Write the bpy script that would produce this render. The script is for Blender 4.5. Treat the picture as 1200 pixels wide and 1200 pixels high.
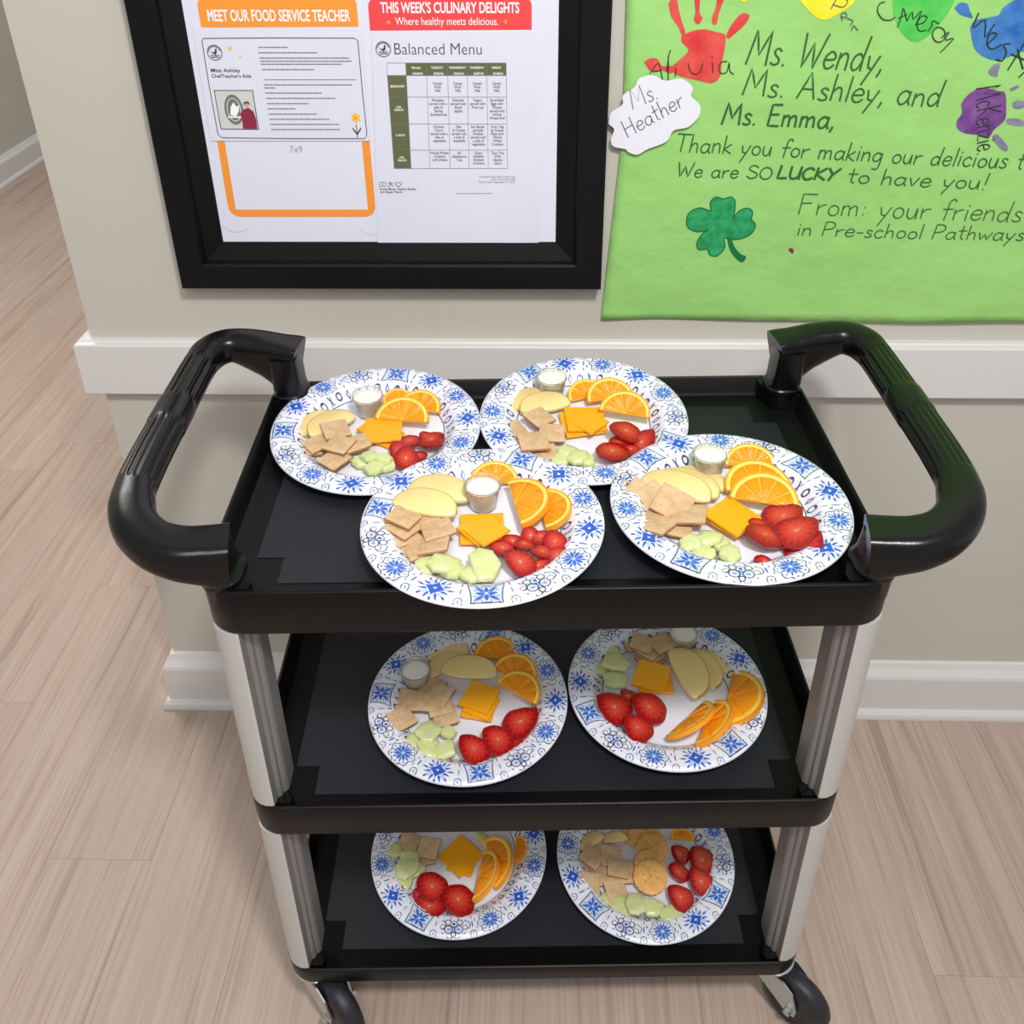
import bpy, bmesh, math, random
import numpy as np
from mathutils import Vector, Matrix
from math import sin, cos, pi, radians

# ------------------------------------------------------------------ camera
scene = bpy.context.scene
COL = scene.collection
for o in list(bpy.data.objects):
    bpy.data.objects.remove(o, do_unlink=True)

FOC, PITCH, YAW, ROLL = 1105.494, 0.5206, 0.0316, 0.01148
CX, CY, CZ, PY = 0.69931, -1.28139, 1.50961, 423.431
cam_d = bpy.data.cameras.new('camera')
cam = bpy.data.objects.new('camera', cam_d)
COL.objects.link(cam)
cam_d.sensor_fit = 'HORIZONTAL'
cam_d.sensor_width = 36.0
cam_d.lens = 36.0 * FOC / 1200.0
cam_d.shift_y = -(600.0 - PY) / 1200.0
cam_d.clip_start = 0.02
_a, _b = sin(PITCH), cos(PITCH)
_U = Vector((0, _a, _b)); _X = Vector((1, 0, 0)); _F = Vector((0, _b, -_a))
_RX = _X * cos(ROLL) - _U * sin(ROLL)
_RU = _X * sin(ROLL) + _U * cos(ROLL)
_rz = Matrix.Rotation(YAW, 3, 'Z')
_M = Matrix((_rz @ _RX, _rz @ _RU, _rz @ (-_F))).transposed().to_4x4()
cam.matrix_world = Matrix.Translation((CX, CY, CZ)) @ _M
scene.camera = cam
scene.view_settings.view_transform = 'Standard'
scene.view_settings.look = 'None'
scene.view_settings.gamma = 1.0
scene.view_settings.use_curve_mapping = False
scene.view_settings.exposure = 0.0


def ray(u, v):
    """direction of sight for a point measured in the photograph (1200 px frame)"""
    return _rz @ (_F + _RX * ((u - 600) / FOC) - _RU * ((v - PY) / FOC))


def on_wall(u, v, y=0.0):
    """where that sight line meets the plane of the wall, as (x, z)"""
    r = ray(u, v)
    t = (y - CY) / r.y
    return (CX + t * r.x, CZ + t * r.z)


# ------------------------------------------------------------------ light
world = bpy.data.worlds.new('world')
scene.world = world
world.use_nodes = True
bg = world.node_tree.nodes['Background']
bg.inputs[0].default_value = (0.97, 0.985, 1.0, 1)
bg.inputs[1].default_value = 0.43


def area(name, loc, size, power, target, col=(1, .97, .92), sy=None):
    d = bpy.data.lights.new(name, 'AREA')
    d.shape = 'RECTANGLE'
    d.size = size; d.size_y = sy or size
    d.energy = power; d.color = col
    o = bpy.data.objects.new(name, d)
    COL.objects.link(o)
    o.location = loc
    o.rotation_euler = (Vector(target) - Vector(loc)).to_track_quat('-Z', 'Y').to_euler()
    return o


area('ceiling_downlight', (1.10, -1.55, 2.65), .22, 34, (.7, -.3, .6), (1, .97, .94))
area('ceiling_panel', (0.6, -1.9, 2.65), .6, 17, (.7, -.5, .5), (1, .98, .96), sy=1.2)
area('hall_panel', (-1.0, 1.4, 2.65), .6, 34, (-1.0, 1.4, 0), (1, .97, .94), sy=1.2)


# ------------------------------------------------------------------ materials
def new_mat(name, col, rough=.5, metal=0.0, spec=.5, noise=None, bump=None, sss=0, trans=0, alpha=1, coat=0):
    """noise=(scale, amount, second colour)  bump=(scale, strength)"""
    m = bpy.data.materials.new(name)
    m.use_nodes = True
    nt = m.node_tree
    b = nt.nodes['Principled BSDF']
    b.inputs['Base Color'].default_value = (*col, 1)
    b.inputs['Roughness'].default_value = rough
    b.inputs['Metallic'].default_value = metal
    b.inputs['Specular IOR Level'].default_value = spec
    if sss:
        b.inputs['Subsurface Weight'].default_value = sss
        b.inputs['Subsurface Radius'].default_value = (.006, .004, .002)
        b.inputs['Subsurface Scale'].default_value = 1
    if trans: b.inputs['Transmission Weight'].default_value = trans
    if alpha < 1: b.inputs['Alpha'].default_value = alpha
    if coat: b.inputs['Coat Weight'].default_value = coat
    tc = nt.nodes.new('ShaderNodeTexCoord')
    if noise:
        n = nt.nodes.new('ShaderNodeTexNoise'); n.inputs['Scale'].default_value = noise[0]
        n.inputs['Detail'].default_value = 5
        nt.links.new(tc.outputs['Object'], n.inputs['Vector'])
        r = nt.nodes.new('ShaderNodeValToRGB')
        r.color_ramp.elements[0].position = .5 - noise[1]; r.color_ramp.elements[1].position = .5 + noise[1]
        r.color_ramp.elements[0].color = (*col, 1); r.color_ramp.elements[1].color = (*noise[2], 1)
        nt.links.new(n.outputs['Fac'], r.inputs['Fac'])
        nt.links.new(r.outputs['Color'], b.inputs['Base Color'])
    if bump:
        n2 = nt.nodes.new('ShaderNodeTexNoise'); n2.inputs['Scale'].default_value = bump[0]
        n2.inputs['Detail'].default_value = 4
        nt.links.new(tc.outputs['Object'], n2.inputs['Vector'])
        bp = nt.nodes.new('ShaderNodeBump'); bp.inputs['Strength'].default_value = bump[1]
        bp.inputs['Distance'].default_value = .012 if name == 'green_paper' else .002
        nt.links.new(n2.outputs['Fac'], bp.inputs['Height'])
        nt.links.new(bp.outputs['Normal'], b.inputs['Normal'])
    return m


def srgb(r, g, b):
    f = lambda c: (c / 255 / 12.92) if c <= 10 else ((c / 255 + .055) / 1.055) ** 2.4
    return (f(r), f(g), f(b))


M = {}
M['wall'] = new_mat('wall_paint', srgb(199, 195, 185), .75, noise=(3, .3, srgb(196, 192, 181)), bump=(220, .08))
M['trim'] = new_mat('trim_paint', srgb(218, 216, 213), .38, bump=(60, .03))
M['black'] = new_mat('black_plastic', srgb(11, 11, 13), .38, spec=.22, bump=(900, .12))
M['handle'] = new_mat('black_handle', srgb(10, 10, 12), .26, spec=.38, bump=(700, .06))
M['panel'] = new_mat('textured_black_plastic', srgb(26, 28, 36), .48, spec=.45, bump=(1500, .35))
M['alu'] = new_mat('brushed_aluminium', srgb(206, 205, 202), .45, metal=.25, bump=(300, .05))
M['alu_dark'] = new_mat('grey_channel', srgb(140, 139, 138), .45, metal=.4, bump=(300, .05))
M['zinc'] = new_mat('zinc_steel', srgb(205, 212, 210), .25, metal=.9)
M['rubber'] = new_mat('black_rubber', srgb(27, 27, 33), .45, bump=(500, .25), noise=(120, .25, srgb(42, 42, 50)))
M['frame'] = new_mat('black_frame', srgb(10, 10, 13), .5, spec=.22, bump=(300, .08))
M['print'] = new_mat('white_print', srgb(226, 228, 242), .35, noise=(2, .3, srgb(222, 225, 242)))
M['sheet'] = new_mat('white_sheet', srgb(224, 226, 240), .3, noise=(6, .3, srgb(219, 222, 238)))
M['orange_ink'] = new_mat('orange_ink', srgb(245, 152, 52), .5)
M['red_ink'] = new_mat('red_ink', srgb(236, 70, 72), .5)
M['white_ink'] = new_mat('white_ink', srgb(246, 246, 250), .5)
M['black_ink'] = new_mat('black_ink', srgb(52, 54, 62), .6)
M['grey_ink'] = new_mat('grey_ink', srgb(125, 128, 140), .6)
M['faint_ink'] = new_mat('faint_ink', srgb(165, 168, 182), .6)
M['olive_ink'] = new_mat('olive_ink', srgb(98, 100, 66), .6)
M['yellow_ink'] = new_mat('yellow_ink', srgb(245, 196, 66), .6)
M['maroon_ink'] = new_mat('maroon_ink', srgb(140, 32, 62), .6)
M['skin_ink'] = new_mat('skin_ink', srgb(214, 160, 140), .6)
M['photo_grey'] = new_mat('photo_grey', srgb(112, 118, 112), .6)
M['photo_pale'] = new_mat('photo_pale', srgb(206, 208, 206), .6)
M['poster'] = new_mat('green_paper', srgb(158, 214, 122), .7, noise=(5, .35, srgb(148, 206, 112)), bump=(9, .9))
M['cloud'] = new_mat('white_card', srgb(232, 232, 242), .6)
M['marker'] = new_mat('green_marker', srgb(34, 84, 40), .6, noise=(30, .3, srgb(52, 112, 52)))
M['pen'] = new_mat('dark_pen', srgb(28, 44, 34), .6)
M['pencil'] = new_mat('pencil', srgb(95, 97, 108), .6)
M['clover'] = new_mat('clover_marker', srgb(14, 138, 78), .6, noise=(90, .15, srgb(48, 170, 104)))
M['clover_edge'] = new_mat('clover_outline', srgb(8, 112, 60), .6)
M['red_paint'] = new_mat('red_paint', srgb(212, 46, 48), .5, noise=(45, .2, srgb(226, 88, 78)))
M['yellow_paint'] = new_mat('yellow_paint', srgb(232, 226, 18), .5, noise=(40, .2, srgb(240, 236, 70)))
M['green_paint'] = new_mat('green_paint', srgb(62, 190, 74), .5, noise=(45, .2, srgb(100, 208, 92)))
M['blue_paint'] = new_mat('blue_paint', srgb(30, 96, 178), .5, noise=(40, .2, srgb(82, 146, 206)))
M['purple_paint'] = new_mat('purple_paint', srgb(102, 50, 128), .5, noise=(50, .2, srgb(140, 92, 160)))
M['grey_purple'] = new_mat('grey_purple_paint', srgb(116, 108, 138), .5, noise=(60, .2, srgb(150, 148, 170)))
M['cup'] = new_mat('translucent_plastic', srgb(255, 252, 244), .12, trans=.92, spec=.5)
M['dip'] = new_mat('white_dip', srgb(252, 249, 238), .3, sss=.2, bump=(120, .25))
M['cracker'] = new_mat('cracker', srgb(202, 164, 120), .8, noise=(90, .22, srgb(224, 192, 152)), bump=(380, .7))
M['cracker_edge'] = new_mat('cracker_edge', srgb(160, 112, 70), .85, noise=(120, .25, srgb(186, 138, 92)))
M['round'] = new_mat('round_cracker', srgb(222, 160, 78), .6, noise=(110, .2, srgb(238, 188, 112)), bump=(350, .4))
M['pinhole'] = new_mat('cracker_hole', srgb(150, 96, 48), .8)
M['cheese'] = new_mat('cheese', srgb(255, 172, 12), .4, sss=.15, noise=(60, .3, srgb(255, 180, 26)), bump=(80, .1))
M['peel'] = new_mat('orange_peel', srgb(250, 156, 16), .4, noise=(60, .25, srgb(252, 168, 34)), bump=(600, .4))
M['pith'] = new_mat('orange_pith', srgb(255, 226, 118), .6, noise=(80, .2, srgb(255, 214, 84)))
M['membrane'] = new_mat('orange_membrane', srgb(255, 188, 60), .5)
M['pulp'] = new_mat('orange_pulp', srgb(250, 150, 2), .25, noise=(200, .2, srgb(252, 160, 8)), bump=(350, .5))
M['apple'] = new_mat('apple_flesh', srgb(244, 214, 140), .4, sss=.15, noise=(25, .25, srgb(248, 224, 158)), bump=(150, .15))
M['apple_skin'] = new_mat('apple_skin', srgb(206, 176, 84), .3, noise=(40, .25, srgb(190, 150, 76)))
M['berry_skin'] = new_mat('strawberry_skin', srgb(150, 16, 18), .3, noise=(60, .2, srgb(172, 28, 26)), bump=(500, .5))
M['melon'] = new_mat('melon_flesh', srgb(196, 208, 132), .3, noise=(45, .25, srgb(224, 228, 176)), bump=(160, .3))


def berry_cut():
    m = bpy.data.materials.new('strawberry_flesh'); m.use_nodes = True
    nt = m.node_tree; b = nt.nodes['Principled BSDF']
    b.inputs['Roughness'].default_value = .25
    b.inputs['Subsurface Weight'].default_value = .1
    b.inputs['Subsurface Scale'].default_value = .004
    at = nt.nodes.new('ShaderNodeAttribute'); at.attribute_name = 'rad'
    tc = nt.nodes.new('ShaderNodeTexCoord')
    n = nt.nodes.new('ShaderNodeTexNoise'); n.inputs['Scale'].default_value = 260
    nt.links.new(tc.outputs['Object'], n.inputs['Vector'])
    ad = nt.nodes.new('ShaderNodeMath'); ad.operation = 'MULTIPLY_ADD'
    ad.inputs[1].default_value = .35
    nt.links.new(n.outputs['Fac'], ad.inputs[0]); nt.links.new(at.outputs['Fac'], ad.inputs[2])
    r = nt.nodes.new('ShaderNodeValToRGB')
    e = r.color_ramp.elements
    e[0].position = .12; e[0].color = (*srgb(240, 180, 150), 1)
    e[1].position = 1.12; e[1].color = (*srgb(150, 20, 20), 1)
    x = e.new(.3); x.color = (*srgb(206, 84, 62), 1)
    x = e.new(.62); x.color = (*srgb(200, 58, 44), 1)
    x = e.new(.85); x.color = (*srgb(186, 38, 34), 1)
    nt.links.new(ad.outputs[0], r.inputs['Fac'])
    nt.links.new(r.outputs['Color'], b.inputs['Base Color'])
    return m


M['berry_cut'] = berry_cut()


def plank_mat():
    m = bpy.data.materials.new('oak_vinyl_plank'); m.use_nodes = True
    nt = m.node_tree; L = nt.links.new; N = nt.nodes.new
    b = nt.nodes['Principled BSDF']; b.inputs['Roughness'].default_value = .52
    b.inputs['Specular IOR Level'].default_value = .35
    tc = N('ShaderNodeTexCoord'); oi = N('ShaderNodeObjectInfo')
    off = N('ShaderNodeMath'); off.operation = 'MULTIPLY'; off.inputs[1].default_value = 37.0
    L(oi.outputs['Random'], off.inputs[0])
    cmb = N('ShaderNodeCombineXYZ'); L(off.outputs[0], cmb.inputs[0]); L(off.outputs[0], cmb.inputs[1])
    add = N('ShaderNodeVectorMath'); add.operation = 'ADD'
    L(tc.outputs['Object'], add.inputs[0]); L(cmb.outputs[0], add.inputs[1])
    mp = N('ShaderNodeMapping'); mp.inputs['Scale'].default_value = (40, 1.3, 1)
    L(add.outputs[0], mp.inputs[0])
    n1 = N('ShaderNodeTexNoise'); n1.inputs['Scale'].default_value = 1.0; n1.inputs['Detail'].default_value = 7
    n1.inputs['Roughness'].default_value = .62; n1.inputs['Distortion'].default_value = .6
    L(mp.outputs[0], n1.inputs['Vector'])
    mp2 = N('ShaderNodeMapping'); mp2.inputs['Scale'].default_value = (230, 5, 1)
    L(add.outputs[0], mp2.inputs[0])
    n2 = N('ShaderNodeTexNoise'); n2.inputs['Scale'].default_value = 1.0; n2.inputs['Detail'].default_value = 4
    L(mp2.outputs[0], n2.inputs['Vector'])
    mp3 = N('ShaderNodeMapping'); mp3.inputs['Scale'].default_value = (5, .6, 1)
    L(add.outputs[0], mp3.inputs[0])
    n3 = N('ShaderNodeTexNoise'); n3.inputs['Scale'].default_value = 1.0; n3.inputs['Detail'].default_value = 3
    L(mp3.outputs[0], n3.inputs['Vector'])
    r1 = N('ShaderNodeValToRGB'); e = r1.color_ramp.elements
    e[0].position = .27; e[0].color = (*srgb(150, 128, 114), 1)
    e[1].position = .72; e[1].color = (*srgb(200, 182, 169), 1)
    x = e.new(.44); x.color = (*srgb(186, 165, 151), 1)
    L(n1.outputs['Fac'], r1.inputs['Fac'])
    mx = N('ShaderNodeMixRGB'); mx.blend_type = 'MULTIPLY'; mx.inputs[0].default_value = .6
    r2 = N('ShaderNodeValToRGB'); r2.color_ramp.elements[0].position = .3
    r2.color_ramp.elements[0].color = (.68, .66, .64, 1); r2.color_ramp.elements[1].position = .6
    r2.color_ramp.elements[1].color = (1, 1, 1, 1)
    L(n2.outputs['Fac'], r2.inputs['Fac'])
    L(r1.outputs['Color'], mx.inputs[1]); L(r2.outputs['Color'], mx.inputs[2])
    mx3 = N('ShaderNodeMixRGB'); mx3.blend_type = 'MIX'
    r3 = N('ShaderNodeValToRGB'); r3.color_ramp.elements[0].position = .42; r3.color_ramp.elements[1].position = .7
    r3.color_ramp.elements[1].color = (.55, .55, .55, 1)
    L(n3.outputs['Fac'], r3.inputs['Fac']); L(r3.outputs['Color'], mx3.inputs[0])
    L(mx.outputs[0], mx3.inputs[1]); mx3.inputs[2].default_value = (*srgb(188, 168, 156), 1)
    hs = N('ShaderNodeHueSaturation')
    mr = N('ShaderNodeMapRange'); mr.inputs[3].default_value = .96; mr.inputs[4].default_value = 1.04
    L(oi.outputs['Random'], mr.inputs[0]); L(mr.outputs[0], hs.inputs['Value'])
    L(mx3.outputs[0], hs.inputs['Color']); L(hs.outputs[0], b.inputs['Base Color'])
    bp = N('ShaderNodeBump'); bp.inputs['Strength'].default_value = .12; bp.inputs['Distance'].default_value = .002
    L(n2.outputs['Fac'], bp.inputs['Height']); L(bp.outputs['Normal'], b.inputs['Normal'])
    return m


M['plank'] = plank_mat()
M['subfloor'] = new_mat('floor_joint', srgb(140, 118, 104), .8, noise=(30, .3, srgb(112, 92, 80)))


def attr_mat(name, rough):
    m = bpy.data.materials.new(name); m.use_nodes = True
    nt = m.node_tree; b = nt.nodes['Principled BSDF']
    b.inputs['Roughness'].default_value = rough
    at = nt.nodes.new('ShaderNodeAttribute'); at.attribute_name = 'col'
    nt.links.new(at.outputs['Color'], b.inputs['Base Color'])
    return m


M['plate_print'] = attr_mat('printed_paper_plate', .33)


# ------------------------------------------------------------------ helpers
def link(name, me, mat, parent=None, smooth=False, loc=None):
    o = bpy.data.objects.new(name, me)
    COL.objects.link(o)
    if mat is not None and not me.materials:
        for mm in (mat if isinstance(mat, (list, tuple)) else [mat]): me.materials.append(mm)
    if smooth:
        for p in me.polygons: p.use_smooth = True
    if parent: o.parent = parent
    if loc: o.location = loc
    return o


def mesh_of(name, verts, faces):
    me = bpy.data.meshes.new(name)
    me.from_pydata([tuple(v) for v in verts], [], faces)
    me.update()
    return me


def bm_mesh(name, bm):
    me = bpy.data.meshes.new(name)
    bmesh.ops.recalc_face_normals(bm, faces=bm.faces)
    bm.to_mesh(me); bm.free()
    return me


def empty(name, loc=(0, 0, 0), rz=0):
    o = bpy.data.objects.new(name, None)
    COL.objects.link(o)
    o.location = loc; o.rotation_euler = (0, 0, rz)
    o.empty_display_size = .05
    return o


def tag(o, label=None, cat=None, group=None, kind=None):
    if label: o['label'] = label
    if cat: o['category'] = cat
    if group: o['group'] = group
    if kind: o['kind'] = kind
    return o


def add_box(bm, lo, hi, bevel=0, seg=2):
    x0, y0, z0 = lo; x1, y1, z1 = hi
    v = [bm.verts.new(p) for p in ((x0, y0, z0), (x1, y0, z0), (x1, y1, z0), (x0, y1, z0), (x0, y0, z1), (x1, y0, z1), (x1, y1, z1), (x0, y1, z1))]
    f = [bm.faces.new([v[i] for i in q]) for q in ((3, 2, 1, 0), (4, 5, 6, 7), (0, 1, 5, 4), (1, 2, 6, 5), (2, 3, 7, 6), (3, 0, 4, 7))]
    if bevel:
        es = list({e for q in f for e in q.edges})
        bmesh.ops.bevel(bm, geom=es, offset=bevel, segments=seg, affect='EDGES', profile=.5)
    return v


def loft(name, rings, cap0=True, cap1=True):
    """rings of equal length -> closed tube mesh"""
    n = len(rings[0]); V = [tuple(p) for r in rings for p in r]; F = []
    for i in range(len(rings) - 1):
        for j in range(n):
            k = (j + 1) % n
            F.append((i * n + j, i * n + k, (i + 1) * n + k, (i + 1) * n + j))
    if cap0: F.append(tuple(range(n))[::-1])
    if cap1: F.append(tuple((len(rings) - 1) * n + j for j in range(n)))
    me = mesh_of(name, V, F)
    bm = bmesh.new(); bm.from_mesh(me); bmesh.ops.recalc_face_normals(bm, faces=bm.faces); bm.to_mesh(me); bm.free()
    return me


def smooth_by_angle(me, deg=35):
    bm = bmesh.new(); bm.from_mesh(me)
    a = radians(deg)
    for f in bm.faces: f.smooth = True
    for e in bm.edges:
        if len(e.link_faces) == 2 and e.calc_face_angle(0) > a: e.smooth = False
    bm.to_mesh(me); bm.free()
    return me


def rrect(x0, y0, x1, y1, r, z, n=8):
    P = []
    for cx, cy, a0 in ((x1 - r, y1 - r, 0), (x0 + r, y1 - r, 90), (x0 + r, y0 + r, 180), (x1 - r, y0 + r, 270)):
        for i in range(n + 1):
            a = radians(a0 + 90 * i / n)
            P.append((cx + r * cos(a), cy + r * sin(a), z))
    return P


def catmull(pts, n=10):
    pts = [Vector(p) for p in pts]
    Q = [pts[0] * 2 - pts[1]] + pts + [pts[-1] * 2 - pts[-2]]
    out = []
    for i in range(1, len(Q) - 2):
        a, b, c, d = Q[i - 1:i + 3]
        for k in range(n):
            t = k / n
            out.append(.5 * ((2 * b) + (c - a) * t + (2 * a - 5 * b + 4 * c - d) * t * t + (3 * b - a - 3 * c + d) * t ** 3))
    out.append(pts[-1])
    return out


# ------------------------------------------------------------------ setting: floor
sub = mesh_of('floor', [(-3.4, -1.7, -.004), (2.6, -1.7, -.004), (2.6, 5.6, -.004), (-3.4, 5.6, -.004)], [(0, 1, 2, 3)])
floor = tag(link('floor', sub, M['subfloor']), kind='structure')
PWID, PLEN = .1775, 1.22
bm = bmesh.new()
add_box(bm, (.00015, .00015, -.0055), (PWID - .00015, PLEN - .00015, 0))
es = [e for e in bm.edges if all(abs(v.co.z) < 1e-6 for v in e.verts)]
bmesh.ops.bevel(bm, geom=es, offset=.0003, segments=1, affect='EDGES')
plank_me = bm_mesh('plank', bm)
random.seed(4)
joint = {0: -.34, -1: .31 - PLEN * 0, -2: -.02, 1: .02, 2: -.62, 3: -.2, 4: .15}
for c in range(-17, 13):
    x = -.1234 + c * PWID
    y0 = joint.get(c, random.uniform(-.6, .6))
    while y0 > -1.65: y0 -= PLEN
    y = y0
    while y < 5.4:
        hidden = (x > .1 and y > .12) or (x < -2.06) or (x > 1.9)
        if not hidden and y + PLEN > -1.6:
            link('plank', plank_me, M['plank'], floor, loc=(x, y, 0))
        y += PLEN


# ------------------------------------------------------------------ setting: walls and trim
def boxobj(name, lo, hi, mat, bevel=0):
    bm = bmesh.new(); add_box(bm, lo, hi, bevel)
    return link(name, bm_mesh(name, bm), mat)


tag(boxobj('wall_front', (0, 0, 0), (2.6, 3.0, 2.7), M['wall']), kind='structure')
XL = -1.905
tag(boxobj('wall_left', (XL - .12, -1.7, 0), (XL, 5.6, 2.7), M['wall']), kind='structure')


def trim_sweep(name, prof, path_fn, closed=True):
    """prof: list of (offset from wall, z); path_fn(offset) -> list of xy points"""
    paths = [path_fn(o) for o, z in prof]
    V, F = [], []
    n = len(prof); m = len(paths[0])
    for k in range(m):
        for (o, z), p in zip(prof, paths): V.append((p[k][0], p[k][1], z))
    for k in range(m - 1):
        for i in range(n):
            j = (i + 1) % n
            F.append((k * n + i, k * n + j, (k + 1) * n + j, (k + 1) * n + i))
    F.append(tuple(range(n))); F.append(tuple((m - 1) * n + i for i in range(n))[::-1])
    me = mesh_of(name, V, F)
    bm = bmesh.new(); bm.from_mesh(me); bmesh.ops.recalc_face_normals(bm, faces=bm.faces); bm.to_mesh(me); bm.free()
    return tag(link(name, me, M['trim']), kind='structure')


around = lambda o: [(2.6, -o), (-o, -o), (-o, 3.0)]
trim_sweep('trim_1', [(0, .815), (.010, .815), (.0125, .8125), (.019, .8115), (.0205, .809), (.0205, .724), (.019, .722), (0, .722)], around)
trim_sweep('baseboard_front', [(0, .128), (.006, .126), (.010, .116), (.019, .104), (.021, .098), (.021, 0), (0, 0)], around)
trim_sweep('trim_2', [(.0213, .020), (.026, .019), (.031, .013), (.033, .006), (.033, .0005), (.0213, .0005)], around)
lw = lambda o: [(XL + o, 5.6), (XL + o, -1.7)]
trim_sweep('baseboard_left', [(0, .128), (.006, .126), (.010, .116), (.019, .104), (.021, .098), (.021, 0), (0, 0)], lw)
trim_sweep('trim_3', [(.0213, .020), (.026, .019), (.031, .013), (.033, .006), (.033, .0005), (.0213, .0005)], lw)
from mathutils.geometry import tessellate_polygon

# ------------------------------------------------------------------ flat print helpers (on the wall plane; coordinates are x, z)
def poly_print(name, polys, y, mat, parent, th=.0002, label=None):
    """polygons lying on a vertical plane at depth y, each a thin raised print"""
    bm = bmesh.new()
    for P in polys:
        vs = [bm.verts.new((p[0], y, p[1])) for p in P]
        for t in tessellate_polygon([[Vector((p[0], p[1], 0)) for p in P]]):
            try: bm.faces.new([vs[i] for i in t])
            except ValueError: pass
    me = bpy.data.meshes.new(name)
    for f in bm.faces:
        f.normal_update()
        if f.normal.y > 0: f.normal_flip()
    bm.to_mesh(me); bm.free()
    o = link(name, me, mat, parent)
    if label: o['label'] = label
    return o


def ribbon(bm, pts, w, y, closed=False):
    """flat stroke of width w along a polyline in (x, z)"""
    P = [Vector((p[0], p[1])) for p in pts]
    if len(P) < 2: return
    n = len(P); A = []
    for i in range(n):
        if closed: d = P[(i + 1) % n] - P[i - 1]
        else: d = P[min(i + 1, n - 1)] - P[max(i - 1, 0)]
        if d.length < 1e-9: d = Vector((1, 0))
        d.normalize(); nrm = Vector((-d.y, d.x)) * w / 2
        e = Vector((0, 0))
        if not closed and i == 0: e = -d * w * .3
        if not closed and i == n - 1: e = d * w * .3
        A.append((bm.verts.new((P[i].x + nrm.x + e.x, y, P[i].y + nrm.y + e.y)), bm.verts.new((P[i].x - nrm.x + e.x, y, P[i].y - nrm.y + e.y))))
    for i in range(n if closed else n - 1):
        a, b = A[i], A[(i + 1) % n]
        try:
            f = bm.faces.new((a[0], a[1], b[1], b[0]))
        except ValueError: pass


def ribbons(name, lines, w, y, mat, parent, label=None, closed=False):
    bm = bmesh.new()
    for L in lines: ribbon(bm, L, w, y, closed)
    me = bpy.data.meshes.new(name)
    for f in bm.faces:
        f.normal_update()
        if f.normal.y > 0: f.normal_flip()
    bm.to_mesh(me); bm.free()
    o = link(name, me, mat, parent)
    if label: o['label'] = label
    return o


def font_print(name, items, mat, parent, label=None, bold=0.0):
    """items: (text, x, z, y, height, x-scale, rotation, align) set in Blender's own typeface, joined into one print"""
    bm = bmesh.new()
    dg = bpy.context.evaluated_depsgraph_get()
    for (s, x, z, y, h, sx, rot, al) in items:
        cu = bpy.data.curves.new('t', 'FONT'); cu.body = s; cu.size = 1; cu.align_x = al; cu.offset = bold
        cu.resolution_u = 3; cu.space_line = .95
        ob = bpy.data.objects.new('t', cu)
        me = bpy.data.meshes.new_from_object(ob)
        R = Matrix.Rotation(rot, 4, 'Y').inverted()
        T = Matrix.Translation((x, y, z)) @ R @ Matrix.Diagonal((h * sx * 1.38, 1, h * 1.38, 1)) @ Matrix.Rotation(pi / 2, 4, 'X')
        me.transform(T)
        bm.from_mesh(me)
        bpy.data.objects.remove(ob); bpy.data.curves.remove(cu); bpy.data.meshes.remove(me)
    me = bpy.data.meshes.new(name)
    for f in bm.faces:
        f.normal_update()
        if f.normal.y > 0: f.normal_flip()
    bm.to_mesh(me); bm.free()
    o = link(name, me, mat, parent)
    if label: o['label'] = label
    return o


# hand lettering: single-stroke glyphs, (advance, strokes); x-height .5, capitals 1, baseline 0
def arc(cx, cy, rx, ry, a0, a1, n=10):
    return [(cx + rx * cos(radians(a0 + (a1 - a0) * i / n)), cy + ry * sin(radians(a0 + (a1 - a0) * i / n))) for i in range(n + 1)]


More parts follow.
